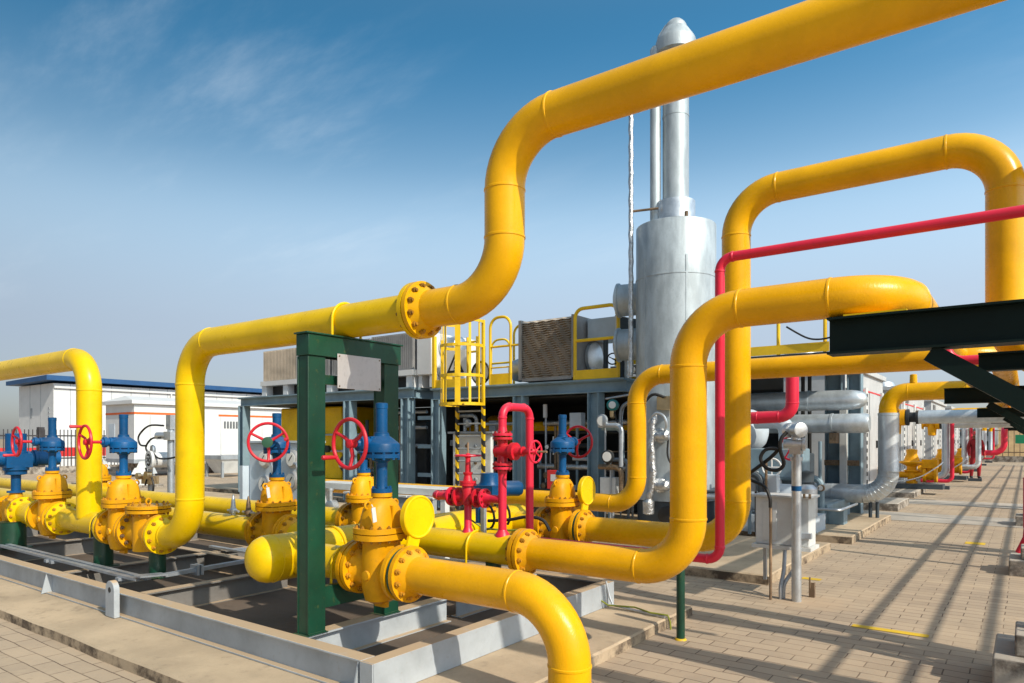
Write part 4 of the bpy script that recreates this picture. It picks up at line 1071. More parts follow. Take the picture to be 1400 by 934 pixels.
for x in (-10.42, -10.1):
    MB().box((x-.05, 10.8, 2.592), (x+.05, 12.2, 2.849)).build('foot', M['white'], t)
# right louvre fan unit
t = thing('air_cooler', 'square brown louvred cooler with wavy slats on the right platform', 'cooler', (-7.0, 11.2, 2.53))
mb = MB(); n = 26; z0, z1 = 2.62, 3.68
for k in range(n):
    z = z0 + (k+.15)*(z1-z0)/n; m_ = 16; vs = []; fs = []
    for i in range(m_+1):
        x = -7.56 + 1.08*i/m_; w = .010*math.sin(i*PI/1.6 + k*.8)
        vs += [(x, 10.60, z+w), (x, 10.53, z-.010+w), (x, 10.60, z+.030+w)]
    for i in range(m_):
        a = i*3; fs += [(a, a+3, a+4, a+1), (a+1, a+4, a+5, a+2)]
    mb.add(vs, fs)
mb.build('slats', M['louvre'], t, smooth=20)
MB().box((-7.56, 10.601, z0), (-6.48, 11.6, z1)).build('core', M['louvre'], t)
fr = MB(); fr.box((-7.63, 10.52, z0-.03), (-7.565, 11.65, z1+.02)); fr.box((-6.475, 10.52, z0-.03), (-6.44, 11.65, z1+.02)); fr.box((-7.56, 10.53, z0-.06), (-6.48, 11.6, z0-.005)); fr.build('frame', M['greylouvre'], t)
for x in (-7.45, -6.6):
    MB().box((x-.06, 10.7, 2.532), (x+.06, 11.5, z0-.061)).build('foot', M['dark'], t)
MB().lathe((-7.64, 11.0, 2.83), (-1, 0, 0), [(0, .24), (.02, .26), (.06, .26), (.07, .23), (.30, .23), (.42, .20), (.50, .12), (.52, .02)], 28).build('inlet_duct', M['galv'], t)
MB().lathe((-7.64, 11.0, 2.83), (-1, 0, 0), [(.025, .262), (.055, .262)], 28).build('clamp', M['white'], t)
# duct box on the right end with its valves below
t = thing('exhaust_duct', 'blue-grey sheet duct box with pipes and a black handwheel below, inside the yellow gate rail', 'duct', (-5.9, 11.3, 2.53))
MB().box((-6.40, 10.95, 3.30), (-5.80, 11.7, 3.66)).build('duct_box', M['paleblue'], t, bevel=.01)
MB().add([(-5.80, 10.95, 3.30), (-5.80, 11.7, 3.30), (-5.80, 11.7, 3.66), (-5.80, 10.95, 3.66), (-5.30, 11.3, 3.36), (-5.30, 12.0, 3.36), (-5.30, 12.0, 3.56), (-5.30, 11.3, 3.56)],
         [(0,1,5,4),(1,2,6,5),(2,3,7,6),(3,0,4,7),(4,5,6,7),(0,3,2,1)]).build('taper', M['tankdark'], t)
MB().box((-5.83, 10.93, 3.29), (-5.77, 11.72, 3.68)).build('flange', M['offwhite'], t)
MB().lathe((-6.43, 11.2, 2.98), (1, 0, 0), [(0, .29), (.06, .29), (.08, .24), (.085, .02)], 28).build('fan_ring', M['galv'], t)
for x, m in ((-6.05, 'tankdark'), (-5.72, 'tankdark'), (-5.64, 'foil')):
    MB().cyl((x, 11.0, 2.54), (x, 11.0, 3.3), .045, 12).build('pipe', M[m], t)
MB().cyl((-6.3, 11.2, 2.72), (-5.6, 11.2, 2.72), .06, 12).build('pipe', M['foil'], t)
MB().torus((-5.83, 10.85, 2.90), (.3, -1, .2), .10, .013, 24, 8).cyl((-5.83, 10.85, 2.90), (-5.80, 11.0, 2.86), .014, 8).bar((-5.91, 10.86, 2.94), (-5.75, 10.84, 2.86), .014, .014).build('handwheel', M['black'], t)
# railings
RT = .022
def rail(t, pts, name='rail', r=RT, Rb=.12, mat='rail'):
    return pipe_mb(pts, r, Rb, 10, 6, False).build(name, M[mat], t)
t = thing('guard_rail', 'yellow rounded gate rail with toe board at the right end of the right platform', 'railing', (-6.0, YM, 2.53))
rail(t, [(-6.41, YM+.04, 2.54), (-6.41, YM+.04, 3.78), (-5.56, YM+.04, 3.78), (-5.56, YM+.04, 2.54)], r=.032, Rb=.16)
rail(t, [(-6.41, YM+.04, 3.22), (-5.56, YM+.04, 3.22)], r=.028)
MB().box((-6.44, YM+.02, 2.535), (-5.53, YM+.035, 2.70)).build('toe_board', M['rail'], t)
rail(t, [(-5.56, YM+.04, 3.72), (-5.56, YM+1.3, 3.72), (-5.56, YM+1.3, 2.54)], r=.025)
rail(t, [(-6.2, YM+2.2, 3.10), (-5.3, YM+2.2, 3.10)]); rail(t, [(-6.2, YM+2.2, 3.10), (-6.3, YM+2.2, 2.6), (-5.2, YM+2.2, 2.6)])
MB().box((-6.4, YM+2.2, 2.62), (-4.6, YM+2.23, 2.75)).build('toe_board', M['rail'], t)
t = thing('guard_rail', 'two yellow hoop rails beside the ladder opening, left of the silver inlet duct', 'railing', (-8.0, YM, 2.53))
rail(t, [(-8.32, YM+.05, 2.54), (-8.32, YM+.05, 3.82), (-7.83, YM+.05, 3.82), (-7.83, YM+.05, 2.54)], r=.028, Rb=.2)
rail(t, [(-8.38, YM+.9, 2.54), (-8.38, YM+.9, 3.80), (-7.9, YM+.9, 3.80), (-7.9, YM+.9, 2.54)], r=.025, Rb=.2)
rail(t, [(-8.32, YM+.05, 3.26), (-7.6, YM+.05, 3.26)]); rail(t, [(-8.3, YM+.05, 2.86), (-7.83, YM+.05, 2.86)], r=.015)
MB().box((-8.32, YM+.03, 2.535), (-7.80, YM+.045, 2.74)).build('toe_board', M['rail'], t)
for z in (2.98, 3.06, 3.50, 3.58): rail(t, [(-7.9, YM+1.6, z), (-7.2, YM+1.6, z)], r=.022)
rail(t, [(-7.6, YM+1.6, 2.54), (-7.6, YM+1.6, 3.58)], r=.022)
t = thing('guard_rail', 'yellow railing with toe board behind the ladder cage, carrying the warning signs', 'railing', (-9.3, YM, 2.53))
for x in (-9.80, -9.1, -8.85): rail(t, [(x, YM+.3, 2.54), (x, YM+.3, 3.55)], r=.028)
for z in (3.25, 3.45): rail(t, [(-9.8, YM+.3, z), (-8.9, YM+.3, z)])
rail(t, [(-9.2, YM+1.2, 2.54), (-9.2, YM+1.2, 3.6), (-8.7, YM+1.2, 3.6), (-8.7, YM+1.2, 2.54)], Rb=.2)
rail(t, [(-9.2, YM+1.2, 3.1), (-8.7, YM+1.2, 3.1)])
MB().box((-9.82, YM+.05, 2.535), (-8.95, YM+.065, 2.70)).build('toe_board', M['rail'], t)
MB().box((-9.83, YM+.03, 2.535), (-9.76, YM+.10, 3.6)).build('post', M['rail'], t)
# warning signs
t = thing('warning_sign', 'white sign with a black warning triangle on the yellow railing', 'sign', (-9.45, YM+.2, 2.78))
MB().box((-9.66, YM+.22, 2.76), (-9.08, YM+.23, 3.30)).build('plate', M['white'], t)
def tri(R0, R1, c, y):
    o = [(c[0]+R0*math.sin(k*2*PI/3), y, c[1]+R0*math.cos(k*2*PI/3)) for k in range(3)]
    i = [(c[0]+R1*math.sin(k*2*PI/3), y, c[1]+R1*math.cos(k*2*PI/3)) for k in range(3)]
    return o + i, [(k, (k+1) % 3, 3+(k+1) % 3, 3+k) for k in range(3)]
mb = MB(); v, f = tri(.27, .175, (-9.36, 2.98), YM+.216); mb.add(v, f)
mb.box((-9.385, YM+.214, 2.98), (-9.335, YM+.2165, 3.08)); mb.box((-9.39, YM+.214, 2.915), (-9.33, YM+.2165, 2.96))
mb.build('symbol', M['black'], t, smooth=0)
t = thing('warning_sign', 'round black-ringed sign on the railing right of the triangle sign', 'sign', (-8.95, YM+.45, 2.6))
MB().lathe((-8.88, YM+.46, 2.83), (0, -1, 0), [(0, .24), (.01, .24), (.011, .02)], 32).build('plate', M['glass'], t)
MB().torus((-8.88, YM+.445, 2.83), (0, -1, 0), .225, .022, 32, 6).bar((-9.03, YM+.444, 2.98), (-8.73, YM+.444, 2.68), .035, .01).build('symbol', M['black'], t)
# ladder with cage
t = thing('cage_ladder', 'yellow safety-cage ladder with black and yellow striped rails up to the right platform', 'ladder', (-8.8, 10.2, .1))
LY = 10.28
for x in (-8.93, -8.28):
    MB().box((x-.03, LY-.02, .12), (x+.03, LY+.03, 2.13)).build('rail', M['hazard'], t)
    MB().box((x-.025, LY-.02, 2.131), (x+.025, LY+.03, 3.75)).build('rail', M['rail'], t)
for k in range(9):
    MB().cyl((-8.9, LY, .35+.24*k), (-8.31, LY, .35+.24*k), .016, 8).build('rung', M['grey'], t)
CX, CY, CR = -8.605, 10.06, .42
def ring(z):
    P = [(-8.285, LY, z)] + [(CX+CR*math.cos(R(a)), CY+CR*math.sin(R(a)), z) for a in range(15, -196, -15)] + [(-8.925, LY, z)]
    mb = MB()
    for a, b in zip(P[:-1], P[1:]): mb.bar(a, b, .012, .055)
    return mb
for z in (2.15, 2.68, 3.24, 3.70): ring(z).build('hoop', M['rail'], t)
for a, w_ in ((0, .025), (-30, .03), (-62, .065), (-100, .03), (-130, .03), (-165, .03)):
    c, s_ = math.cos(R(a)), math.sin(R(a)); p = (CX+(CR-.012)*c, CY+(CR-.012)*s_)
    MB().bar((p[0], p[1], 2.13), (p[0], p[1], 3.72), w_*1.6, .010, (c, s_, 0)).build('cage_bar', M['rail'], t)
MB().box((-8.9, LY-.55, 2.135), (-8.3, LY-.03, 2.145)).build('hatch', M['hazard'], t)

# ================================================================== STACK
SX, SY = -4.50, 10.47
t = thing('exhaust_stack', 'tall silver exhaust silencer and stack with a conical cowl, rising behind the amber pipes', 'stack', (SX, SY, .1))
mb = MB().lathe((SX, SY, .55), (0, 0, 1), [(0, .64), (1.9, .64), (1.901, .625), (3.45, .625), (3.452, .632), (3.47, .632), (3.472, .622), (4.29, .622), (4.30, .615), (4.31, .30)], 64)
mb.build('drum', M['stack'], t)
MB().lathe((SX, SY, .1), (0, 0, 1), [(0, .60), (.44, .60), (.445, .1)], 40).build('base', M['tankdark'], t)
MB().lathe((SX, SY, 4.852), (0, 0, 1), [(0, .27), (.10, .27), (.101, .302), (.40, .302), (.405, .27), (.41, .1)], 40).build('collar', M['galv'], t)
MB().lathe((SX, SY, 5.2), (0, 0, 1), [(0, .205), (1.4, .205), (1.401, .210), (1.43, .210), (1.431, .205), (2.5, .205), (2.51, .1)], 40).build('flue', M['stack'], t)
MB().lathe((SX-.27, SY-.17, 4.8), (0, 0, 1), [(0, .085), (2.9, .085), (2.95, .05)], 24).build('side_flue', M['stack'], t)
MB().lathe((SX, SY, 7.60), (0, 0, 1), [(0, .22), (.02, .315), (.20, .315), (.24, .30), (.41, .19), (.412, .178), (.46, .168), (.50, .145), (.545, .10), (.565, .05), (.57, .01)], 40).build('cowl', M['stack'], t)
MB().add([(SX-.34, SY-.20, 7.45), (SX-.24, SY-.28, 7.45), (SX-.22, SY-.14, 7.95), (SX-.12, SY-.10, 8.1), (SX-.36, SY-.16, 7.45), (SX-.26, SY-.10, 7.95)], [(0,1,2), (1,3,2), (4,0,2,5)]).build('deflector', M['stack'], t)
for z, p in ((3.80, -.22), (3.06, -.32)):
    MB().lathe((SX-.45, SY+.05, z), (-.92, -.2, 0), [(0, .26), (.50, .26), (.52, .285), (.55, .285), (.57, .24), (.60, .16), (.61, .04)], 32).build('side_duct', M['stack'], t)
MB().cyl((SX-.6, SY-.42, 5.12), (SX-.16, SY-.30, 5.12), .02, 8).build('bracket', M['rusty'], t)
MB().lathe((SX+.35, SY-.42, 4.86), (0, 0, 1), [(0, .03), (.08, .03), (.09, .01)], 10).build('lug', M['rusty'], t)
for q, z0_, z1_ in ((-2.0, .56, 4.28), (-.9, .56, 4.28)):
    p_ = (SX+.627*math.cos(q), SY+.627*math.sin(q))
    MB().bar((p_[0], p_[1], z0_+1.9), (p_[0], p_[1], z1_), .030, .008, (math.cos(q), math.sin(q), 0)).build('seam', M['stack'], t)
MB().lathe((SX+.12, SY-.60, .35), (.15, -1, 0), [(0, .13), (.05, .13), (.06, .10)], 24).build('drain_flange', M['black'], t)
MB().box((SX+.02, SY-.76, 1.93), (SX+.28, SY-.64, 2.14)).build('junction_box', M['brass'], t, bevel=.01)
for z in (1.55, .80):
    mb = MB().lathe((SX+.02, SY-.58, z), (.3, -1, 0), [(0, .10), (.10, .12), (.17, .11), (.21, .06)], 16)
    mb.lathe((SX+.10, SY-.74, z), (1, -.2, 0), [(-.12, .05), (-.1, .085), (.1, .08), (.13, .04)], 14); mb.build('wrapped_nozzle', M['foil'], t)
MB().ring_path([Vector(p) + Vector((.012*math.sin(i*2.3), .01*math.cos(i*1.7), 0)) for i, p in enumerate(smooth_path([(SX-.02, SY-.76, 1.85), (SX-.05, SY-.78, 1.4), (SX-.03, SY-.78, .9), (SX-.10, SY-.78, .55)]))], [.055 if i % 2 else .046 for i in range(16)], 12).build('wrapped_pipe', M['foil'], t)
MB().lathe((SX-.10, SY-.78, .35), (0, 0, 1), [(0, .03), (.02, .085), (.2, .09), (.24, .05)], 14).build('wrapped_foot', M['foil'], t)
MB().ring_path(smooth_path([(SX-.10, SY-.78, 1.75), (SX+.02, SY-.8, 1.88), (SX+.15, SY-.8, 1.84), (SX+.19, SY-.78, 1.7), (SX+.12, SY-.74, 1.58)]), .02, 8).build('tube', M['galv'], t)
MB().ring_path(smooth_path([(SX+.15, SY-.78, 2.12), (SX-.02, SY-.82, 2.16), (SX-.2, SY-.82, 1.98), (SX-.32, SY-.8, 1.8)]), .022, 8).build('cable', M['black'], t)
MB().ring_path(smooth_path([(SX+.2, SY-.74, 1.5), (SX+.2, SY-.76, 1.25), (SX+.28, SY-.74, 1.1), (SX+.42, SY-.70, 1.06)]), .016, 8).build('cable', M['black'], t)
# foil-wrapped upright line
o = MB().ring_path([(-5.07, 10.05, 2.5 + .14*k) if k % 2 else (-5.078, 10.045, 2.5 + .14*k) for k in range(31)], [.040 if k % 3 else .036 for k in range(31)], 12).build('wrapped_riser', M['foil'])
tag(o, 'thin foil-wrapped vertical line beside the silver stack', 'pipe')

# ================================================================== RIGHT MIDDLE EQUIPMENT
t = thing('pressure_vessel', 'pale grey vessel with a domed end just right of the tallest amber loop', 'vessel', (-4.2, 11.75, .1))
MB().lathe((-5.4, 11.75, 1.63), (1, 0, 0), [(0, .1), (.02, .37), (1.62, .37), (1.72, .355), (1.82, .31), (1.90, .23), (1.94, .13), (1.95, .02)], 44).build('shell', M['paleblue'], t)
for x in (-5.0, -3.9):
    MB().box((x-.06, 11.5, .1), (x+.06, 12.0, 1.35)).build('saddle', M['steel'], t)
t = thing('silver_pipe', 'upper silver jacketed pipe with a domed end behind the galvanised post', 'pipe', (-3.4, 13.5, 2.0), 'silver jacketed pipes ending level behind the post')
MB().lathe((-5.6, 13.5, 2.19), (1, 0, 0), [(0, .18), (2.35, .18), (2.351, .188), (2.40, .188), (2.401, .18), (2.95, .18), (3.10, .175), (3.22, .155), (3.31, .11), (3.35, .04)], 32).build('jacket', M['galvpipe'], t)
t = thing('silver_pipe', 'lower silver jacketed pipe with a flat rusty end behind the galvanised post', 'pipe', (-3.4, 13.3, 1.6), 'silver jacketed pipes ending level behind the post')
MB().lathe((-5.4, 13.3, 1.77), (1, 0, 0), [(0, .17), (2.6, .17), (2.601, .18), (2.64, .18), (2.641, .17), (3.16, .17), (3.22, .14), (3.225, .05)], 32).build('jacket', M['galvpipe'], t)
for x in (-2.75, -3.55):
    MB().box((x-.06, 13.2, 1.42), (x+.06, 13.4, 1.605)).build('saddle', M['bolt'], t)
# pump group under the vessel
t = thing('pump_set', 'grey-blue pump set with pipe elbows and a pale red handwheel behind the junction box', 'pump', (-3.4, 11.2, .1))
pipe_mb([(-3.5, 11.3, 1.78), (-3.02, 11.3, 1.78), (-3.02, 11.3, 1.36)], .12, .18, 20).build('pipe', M['paleblue'], t)
MB().lathe((-3.0, 10.9, .62), (1, 0, 0), [(-.7, .1), (-.65, .22), (-.1, .22), (-.09, .27), (-.03, .27), (-.02, .20), (.30, .20), (.36, .12)], 28).build('motor', M['paleblue'], t)
MB().box((-3.5, 11.0, .9), (-2.7, 11.4, 1.35)).build('box', M['steel'], t, bevel=.02)
MB().box((-3.55, 10.6, .1), (-2.5, 11.5, .35)).build('base', M['paleblue'], t)
w = MB().torus((-2.82, 10.75, 1.36), (-.3, -1, 0), .17, .016, 32, 8)
for k in range(3):
    a = k*2*PI/3; w.cyl((-2.82, 10.75, 1.36), (-2.82+.16*math.cos(a), 10.75-.05*math.cos(a), 1.36+.16*math.sin(a)), .012, 8)
w.lathe((-2.82, 10.75, 1.36), (-.3, -1, 0), [(-.10, .02), (.0, .04), (.02, .04)], 14).build('handwheel', M['redpipe'], t)
w = MB().torus((-3.02, 10.5, 1.08), (.2, -1, 0), .13, .014, 28, 8).cyl((-3.02, 10.5, .95), (-3.02, 10.5, 1.21), .012, 8).cyl((-3.14, 10.5, 1.08), (-2.9, 10.5, 1.08), .012, 8)
w.build('handwheel', M['white'], t)
MB().lathe((-2.72, 11.1, 1.0), (0, 0, 1), [(-.2, .02), (-.15, .14), (.0, .15), (.02, .06)], 20).build('cover', M['tankdark'], t)
MB().lathe((-2.62, 10.9, .36), (0, 0, 1), [(0, .14), (.40, .14), (.46, .08)], 20).build('filter', M['galv'], t)
# walkway of the next platform
t = thing('steel_platform', 'next blue-grey steel platform with yellow railing, behind the galvanised post', 'platform', (-3.2, 13, .1))
MB().box((-6.5, 12.0, 2.83), (-2.45, 14.6, 2.90)).build('deck', M['tankdark'], t)
MB().box((-6.4, 11.98, 2.905), (-2.55, 11.995, 3.06)).build('toe_board', M['rail'], t)
for x in (-4.6, -3.35, -2.62, -2.5):
    rail(t, [(x, 12.03, 2.9), (x, 12.03, 3.95)], r=.03)
rail(t, [(-6.4, 12.03, 3.93), (-2.5, 12.03, 3.93)], r=.028)
for x, w_ in ((-2.95, .30), (-2.60, .24), (-5.4, .26), (-5.9, .26)):
    hcol(MB(), x, 14.35, .11, 2.829, w_).build('column', M['steel'], t)
MB().box((-5.9, 14.7, .11), (-4.0, 14.76, 2.75)).build('back_panel', M['dark'], t)
for x in (-3.3, -3.42, -3.54):
    MB().cyl((x, 13.9, .11), (x, 13.9, 2.8), .035, 8).build('cable_pipe', M['black'], t)
MB().box((-2.82, 14.1, .11), (-2.70, 14.2, 2.3)).build('panel', M['offwhite'], t)
MB().box((-3.1, 14.16, 1.0), (-2.5, 14.19, 1.1)).build('plate', M['bolt'], t)
MB().ring_path(smooth_path([(-3.2, 11.95, 3.35), (-2.9, 11.95, 3.15), (-2.7, 11.95, 3.1), (-2.5, 11.95, 3.12)]), .015, 8).build('cable', M['black'], t)
t = thing('compressor_skid', 'dark blue steel skid block on the pad under the next platform', 'skid', (-3.0, 12.6, .1))
MB().box((-5.2, 12.2, .112), (-2.62, 14.0, .42)).build('base', M['steel'], t, bevel=.01)
MB().box((-5.0, 12.4, .42), (-3.0, 13.0, 1.25)).build('block', M['tankdark'], t, bevel=.03)
MB().box((-2.61, 12.2, .112), (-2.38, 12.5, .34)).build('step', M['steel'], t)
pipe_mb([(-5.0, 12.05, .36), (-2.4, 12.05, .36), (-2.4, 13.4, .36)], .022, .08, 10, 5, False).build('rail', M['galv'], t)
# red drop pipe
o = pipe_mb([(-2.47, 9.5, 2.42), (-2.47, 9.5, 1.80), (-3.0, 9.5, 1.78), (-3.3, 9.9, 1.78)], .082, .17, 20, 8).build('red_pipe', M['redpipe'])
tag(o, 'short thick red pipe dropping below the amber pipe and bending behind the transmitter head', 'pipe')

# silver-jacketed riser, first large one
def jacket_elbow(c, Rb, r, a0, a1, n=9):
    """segmented sheet elbow in the X-Z plane"""
    mb = MB(); pts = []
    for k in range(n+1):
        a = a0 + (a1-a0)*k/n
        pts.append(Vector((c[0] + Rb*math.cos(a), c[1], c[2] + Rb*math.sin(a))))
    mb.ring_path(pts, r, 28, False)
    for p, q in zip(pts[1:-1], pts[2:]):
        d = (q-p).normalized(); mb.lathe(p, d, [(-.012, r*.99), (-.008, r+.004), (.008, r+.004), (.012, r*.99)], 28)
    return mb
RG = 'silver jacketed risers with amber tops standing in a row along the paving'
def riser(x, y, r, zb, label, big=False, redx=None):
    t = thing('jacketed_riser', label, 'pipe', (x, y, zb-r), RG)
    Rb = r*2.4
    zt = 1.95
    mb = MB().lathe((x, y, zb+Rb), (0, 0, 1), [(0, r), (.02, r+.004), (.04, r), (zt-zb-Rb-.05, r), (zt-zb-Rb-.045, r+.005), (zt-zb-Rb, r+.005), (zt-zb-Rb+.001, r*.6)], 28)
    mb.build('riser_jacket', M['galvpipe'], t)
    jacket_elbow((x-Rb, y, zb+Rb), Rb, r, -PI/2, 0).build('elbow_jacket', M['galvpipe'], t)
    L = 1.25 if big else .6
    MB().lathe((x-Rb, y, zb), (-1, 0, 0), [(0, r), (.5, r), (.501, r+.004), (.53, r), (L, r), (L+.001, r+.06), (L+.10, r+.06), (L+.101, .1)], 28).build('foot_jacket', M['galvpipe'], t)
    R2 = max(.30, r*1.8)
    if big: pts = [(x, y, zt-.02), (x, y, 2.31), (-.5, y, 2.31), (-.5, y+26, 2.31)]
    else: pts = [(x, y, zt-.02), (x, y, 2.31), (.8, y, 2.31)]
    pipe_mb(pts, r*.93, R2, 28, 10).build('top_pipe', M['amberz'], t)
    if big:
        MB().lathe((x+.38, y, 2.31+r*.9), (0, 0, 1), [(0, .06), (.14, .055), (.15, .03)], 14).build('vent', M['amberz'], t)
        for dx in (-.28, -.17):
            MB().cyl((x+dx, y-.03, .0), (x+dx, y-.03, zb-r*.8), .03, 10).build('prop', M['tankdark'], t)
    else:
        MB().box((x-.3, y-.12, 0), (x+.1, y+.12, .10)).build('foot_block', M['tankdark'], t)
    return t
riser(-1.95, 13.7, .165, .52, 'nearest and thickest silver jacketed riser with an amber elbow on top', True)
riser(-1.95, 24.3, .10, .36, 'second silver jacketed riser, close beside a red pipe')
riser(-1.88, 31.2, .115, .40, 'third silver jacketed riser in the row, just left of the red-clad person')
riser(-1.39, 29.6, .085, .50, 'silver jacketed riser hiding half of the person in red')
riser(-1.93, 47.0, .115, .45, 'fifth silver jacketed riser, far along the paving')
riser(-1.86, 53.0, .105, .45, 'farthest silver jacketed riser, near the end fence')
RR = 'thin red risers beside the silver risers'
for x, y, l in ((-1.78, 24.2, 'tall thin red pipe right beside the second silver riser'), (-1.68, 31.0, 'thin red pipe close beside the third silver riser'), (-1.90, 42.0, 'thin red pipe behind the riser that hides the person'), (-1.70, 53.2, 'thin red pipe next to the farthest silver riser')):
    o = pipe_mb([(x-.8, y, .25), (x, y, .25), (x, y, 2.30), (x, y+2.5, 2.30)], .055 if y < 30 else .05, .16, 14, 6, False).build('red_pipe', M['redpipe']); tag(o, l, 'pipe', RR)
o = pipe_mb([(-2.2, 45, .75), (-.98, 45, .75), (-.98, 45, 1.95), (-.98, 47, 2.2)], .15, .5, 16, 8, False).build('red_pipe', M['redpipe'])
tag(o, 'red pipe rising in a wide bend at the far end before the fence', 'pipe')

# white compressor enclosures with ladder-like corner strips
EG = 'white compressor enclosures in a row along the paving'
M['enclosure'] = paint('enclosure_sheet', (.52, .53, .54), .5, .06, .2, .03, wear=.08, wearcol=(.33, .27, .2))
def enclosure(x1, y0, y1, h, label):
    t = thing('compressor_enclosure', label, 'enclosure', ((x1-4), (y0+y1)/2, .1), EG)
    MB().box((x1-7, y0, .1), (x1, y1, h)).build('wall', M['enclosure'], t)
    MB().box((x1-7.1, y0-.08, h+.001), (x1+.08, y1+.08, h+.12)).build('roof', M['enclosure'], t)
    for y in (y0+.25, (y0+y1)/2, y1-.35):
        st = MB().box((x1+.002, y-.13, .12), (x1+.06, y+.13, h-.35)).build('corner_strip', M['offwhite'], t)
        hm = MB(); k = .35
        while k < h-.5:
            hm.box((x1+.0605, y-.085, k), (x1+.063, y+.085, k+.10)); k += .2
        hm.build('slots', M['dark'], st)
    for q in (.3, .7):
        y = y0 + (y1-y0)*q
        mb = MB(); mb.box((x1+.002, y-.5, .4), (x1+.03, y+.5, h-.45)); mb.build('door', M['enclosure'], t, bevel=.006)
        MB().box((x1+.031, y+.36, 1.25), (x1+.07, y+.42, 1.45)).build('handle', M['black'], t)
    lv = MB()
    for k in range(6):
        lv.box((x1+.002, y0+.6, h-.36+.045*k), (x1+.03, y0+1.6, h-.335+.045*k))
    lv.build('vent', M['greylouvre'], t)
    MB().box((x1+.001, y0+.02, h-.44), (x1+.012, y1-.02, h-.40)).build('stripe', M['redstripe'], t)
    for y in (y0+1.5, y1-1.5):
        MB().lathe((x1-1.2, y, h+.12), (0, 0, 1), [(0, .42), (.35, .42), (.45, .36), (.46, .05)], 20).build('roof_fan', M['galv'], t)
    return t
enclosure(-3.35, 16.9, 22.5, 3.15, 'nearest white compressor enclosure behind the thick silver riser')
enclosure(-3.2, 25.0, 31.0, 3.05, 'second white compressor enclosure seen between the first two silver risers')
enclosure(-3.2, 33.5, 39.5, 3.05, 'third white compressor enclosure, half hidden by risers')
enclosure(-3.2, 42.0, 48.0, 3.05, 'farthest white compressor enclosure by the end of the paving')
# high cross pipes in front of the enclosures
for y, l in ((19.3, 'silver jacketed level pipe under the rack with a dark band, nearer one'), (27.5, 'silver jacketed level pipe under the rack, farther one')):
    t = thing('silver_pipe', l, 'pipe', (-1.5, y, 1.8), 'silver level pipes crossing to the rack')
    MB().cyl((-2.1, y, 2.02), (.6, y, 2.02), .16, 24).build('jacket', M['galvpipe'], t)
    MB().lathe((-2.1, y, 2.02), (-1, 0, 0), [(0, .165), (.06, .165), (.061, .12), (.2, .12), (.201, .20), (.26, .20), (.27, .05)], 24).build('end', M['dark'], t)
    mb = MB().lathe((-2.5, y, 2.02), (-1, 0, 0), [(-.12, .2), (.0, .2), (.001, .12), (.35, .12), (.351, .19), (.40, .19), (.41, .02)], 20); mb.lathe((-2.6, y, 1.6), (0, 0, 1), [(0, .05), (.02, .12), (.3, .14), (.6, .10), (.7, .05)], 16)
    mb.build('valve', M['yvalve'], t)

# yellow regulators
def regulator(x, y, label, zb=.14):
    t = thing('gas_regulator', label, 'regulator', (x, y, zb), 'yellow gas regulators on concrete pads')
    mb = MB().lathe((x, y, zb), (0, 0, 1), [(0, .14), (.06, .14), (.07, .10), (.30, .12), (.34, .20), (.36, .20), (.38, .12), (.46, .12), (.50, .18), (.56, .30), (.60, .30), (.62, .20), (.80, .13), (.92, .14), (.95, .05)], 22)
    mb.build('body', M['yvalve'], t)
    mb = MB().lathe((x-.75, y-.05, zb+.02), (0, 0, 1), [(0, .12), (.02, .20), (.10, .20), (.11, .17), (.34, .17), (.36, .20), (.42, .20), (.44, .05)], 20)
    mb.cyl((x-.7, y, zb+.22), (x+.55, y, zb+.25), .09, 16); mb.build('filter', M['yvalve'], t)
    mb = MB().lathe((x+.42, y, zb+.24), (1, 0, 0), [(-.16, .10), (-.15, .20), (-.08, .20), (-.07, .13), (.10, .13), (.11, .20), (.18, .20), (.19, .1)], 20)
    mb.box((x+.24, y-.12, zb+.42), (x+.62, y+.12, zb+.66)); mb.cyl((x+.42, y, zb+.1), (x+.42, y, zb+.5), .07, 12); mb.build('valve', M['yvalve'], t, bevel=.01)
    MB().ring_path(smooth_path([(x-.9, y-.32, zb+.06), (x-.3, y-.36, zb+.06), (x+.2, y-.34, zb+.18), (x+.6, y-.3, zb+.45), (x+.75, y-.2, zb+.6)]), .016, 8).build('impulse_line', M['galv'], t)
    MB().box((x-1.1, y-.3, zb-.13), (x+.75, y+.3, zb)).build('plinth', M['tankdark'], t)
regulator(-2.55, 21.9, 'nearest yellow gas regulator group with a bell-shaped housing, right of the thick silver riser', .28)
regulator(-2.45, 29.0, 'second yellow gas regulator group, behind the second silver riser', .20)
regulator(-2.5, 38.5, 'far yellow gas regulator group behind the risers', .12)

# far fence at the end of the paving
t = thing('iron_fence', 'dark iron picket fence on a pale kerb at the far end of the paving', 'fence', (8, 55, 0))
MB().box((-4, 54.8, -.01), (40, 55.05, .38)).build('kerb', M['concrete'], t)
mb = MB()
for k in range(150): mb.box((-4+.3*k, 54.9, .38), (-3.96+.3*k, 54.94, 2.2))
mb.build('pickets', M['rusty'], t, smooth=0)
for z in (.6, 2.0): MB().box((-4, 54.89, z), (40, 54.95, z+.06)).build('rail', M['rusty'], t)
o = MB().box((-.62, 54.6, 1.2), (.3, 54.64, 1.75)).build('sign_board', M['signgreen']); tag(o, 'small green sign board on the far fence', 'sign')
t = thing('parked_vehicle', 'blurry dark blue and white vehicle beyond the far fence', 'vehicle', (-2.3, 60, .5))
MB().box((-5.0, 57.0, 1.0), (-1.6, 58.5, 2.3)).build('body', M['grey'], t, bevel=.15)
MB().box((-4.6, 56.97, 1.7), (-2.0, 57.0, 2.15)).build('window', M['tankdark'], t)
for x in (-4.3, -2.3):
    MB().cyl((x, 56.95, .95), (x, 57.2, .95), .42, 20).build('wheel', M['black'], t)

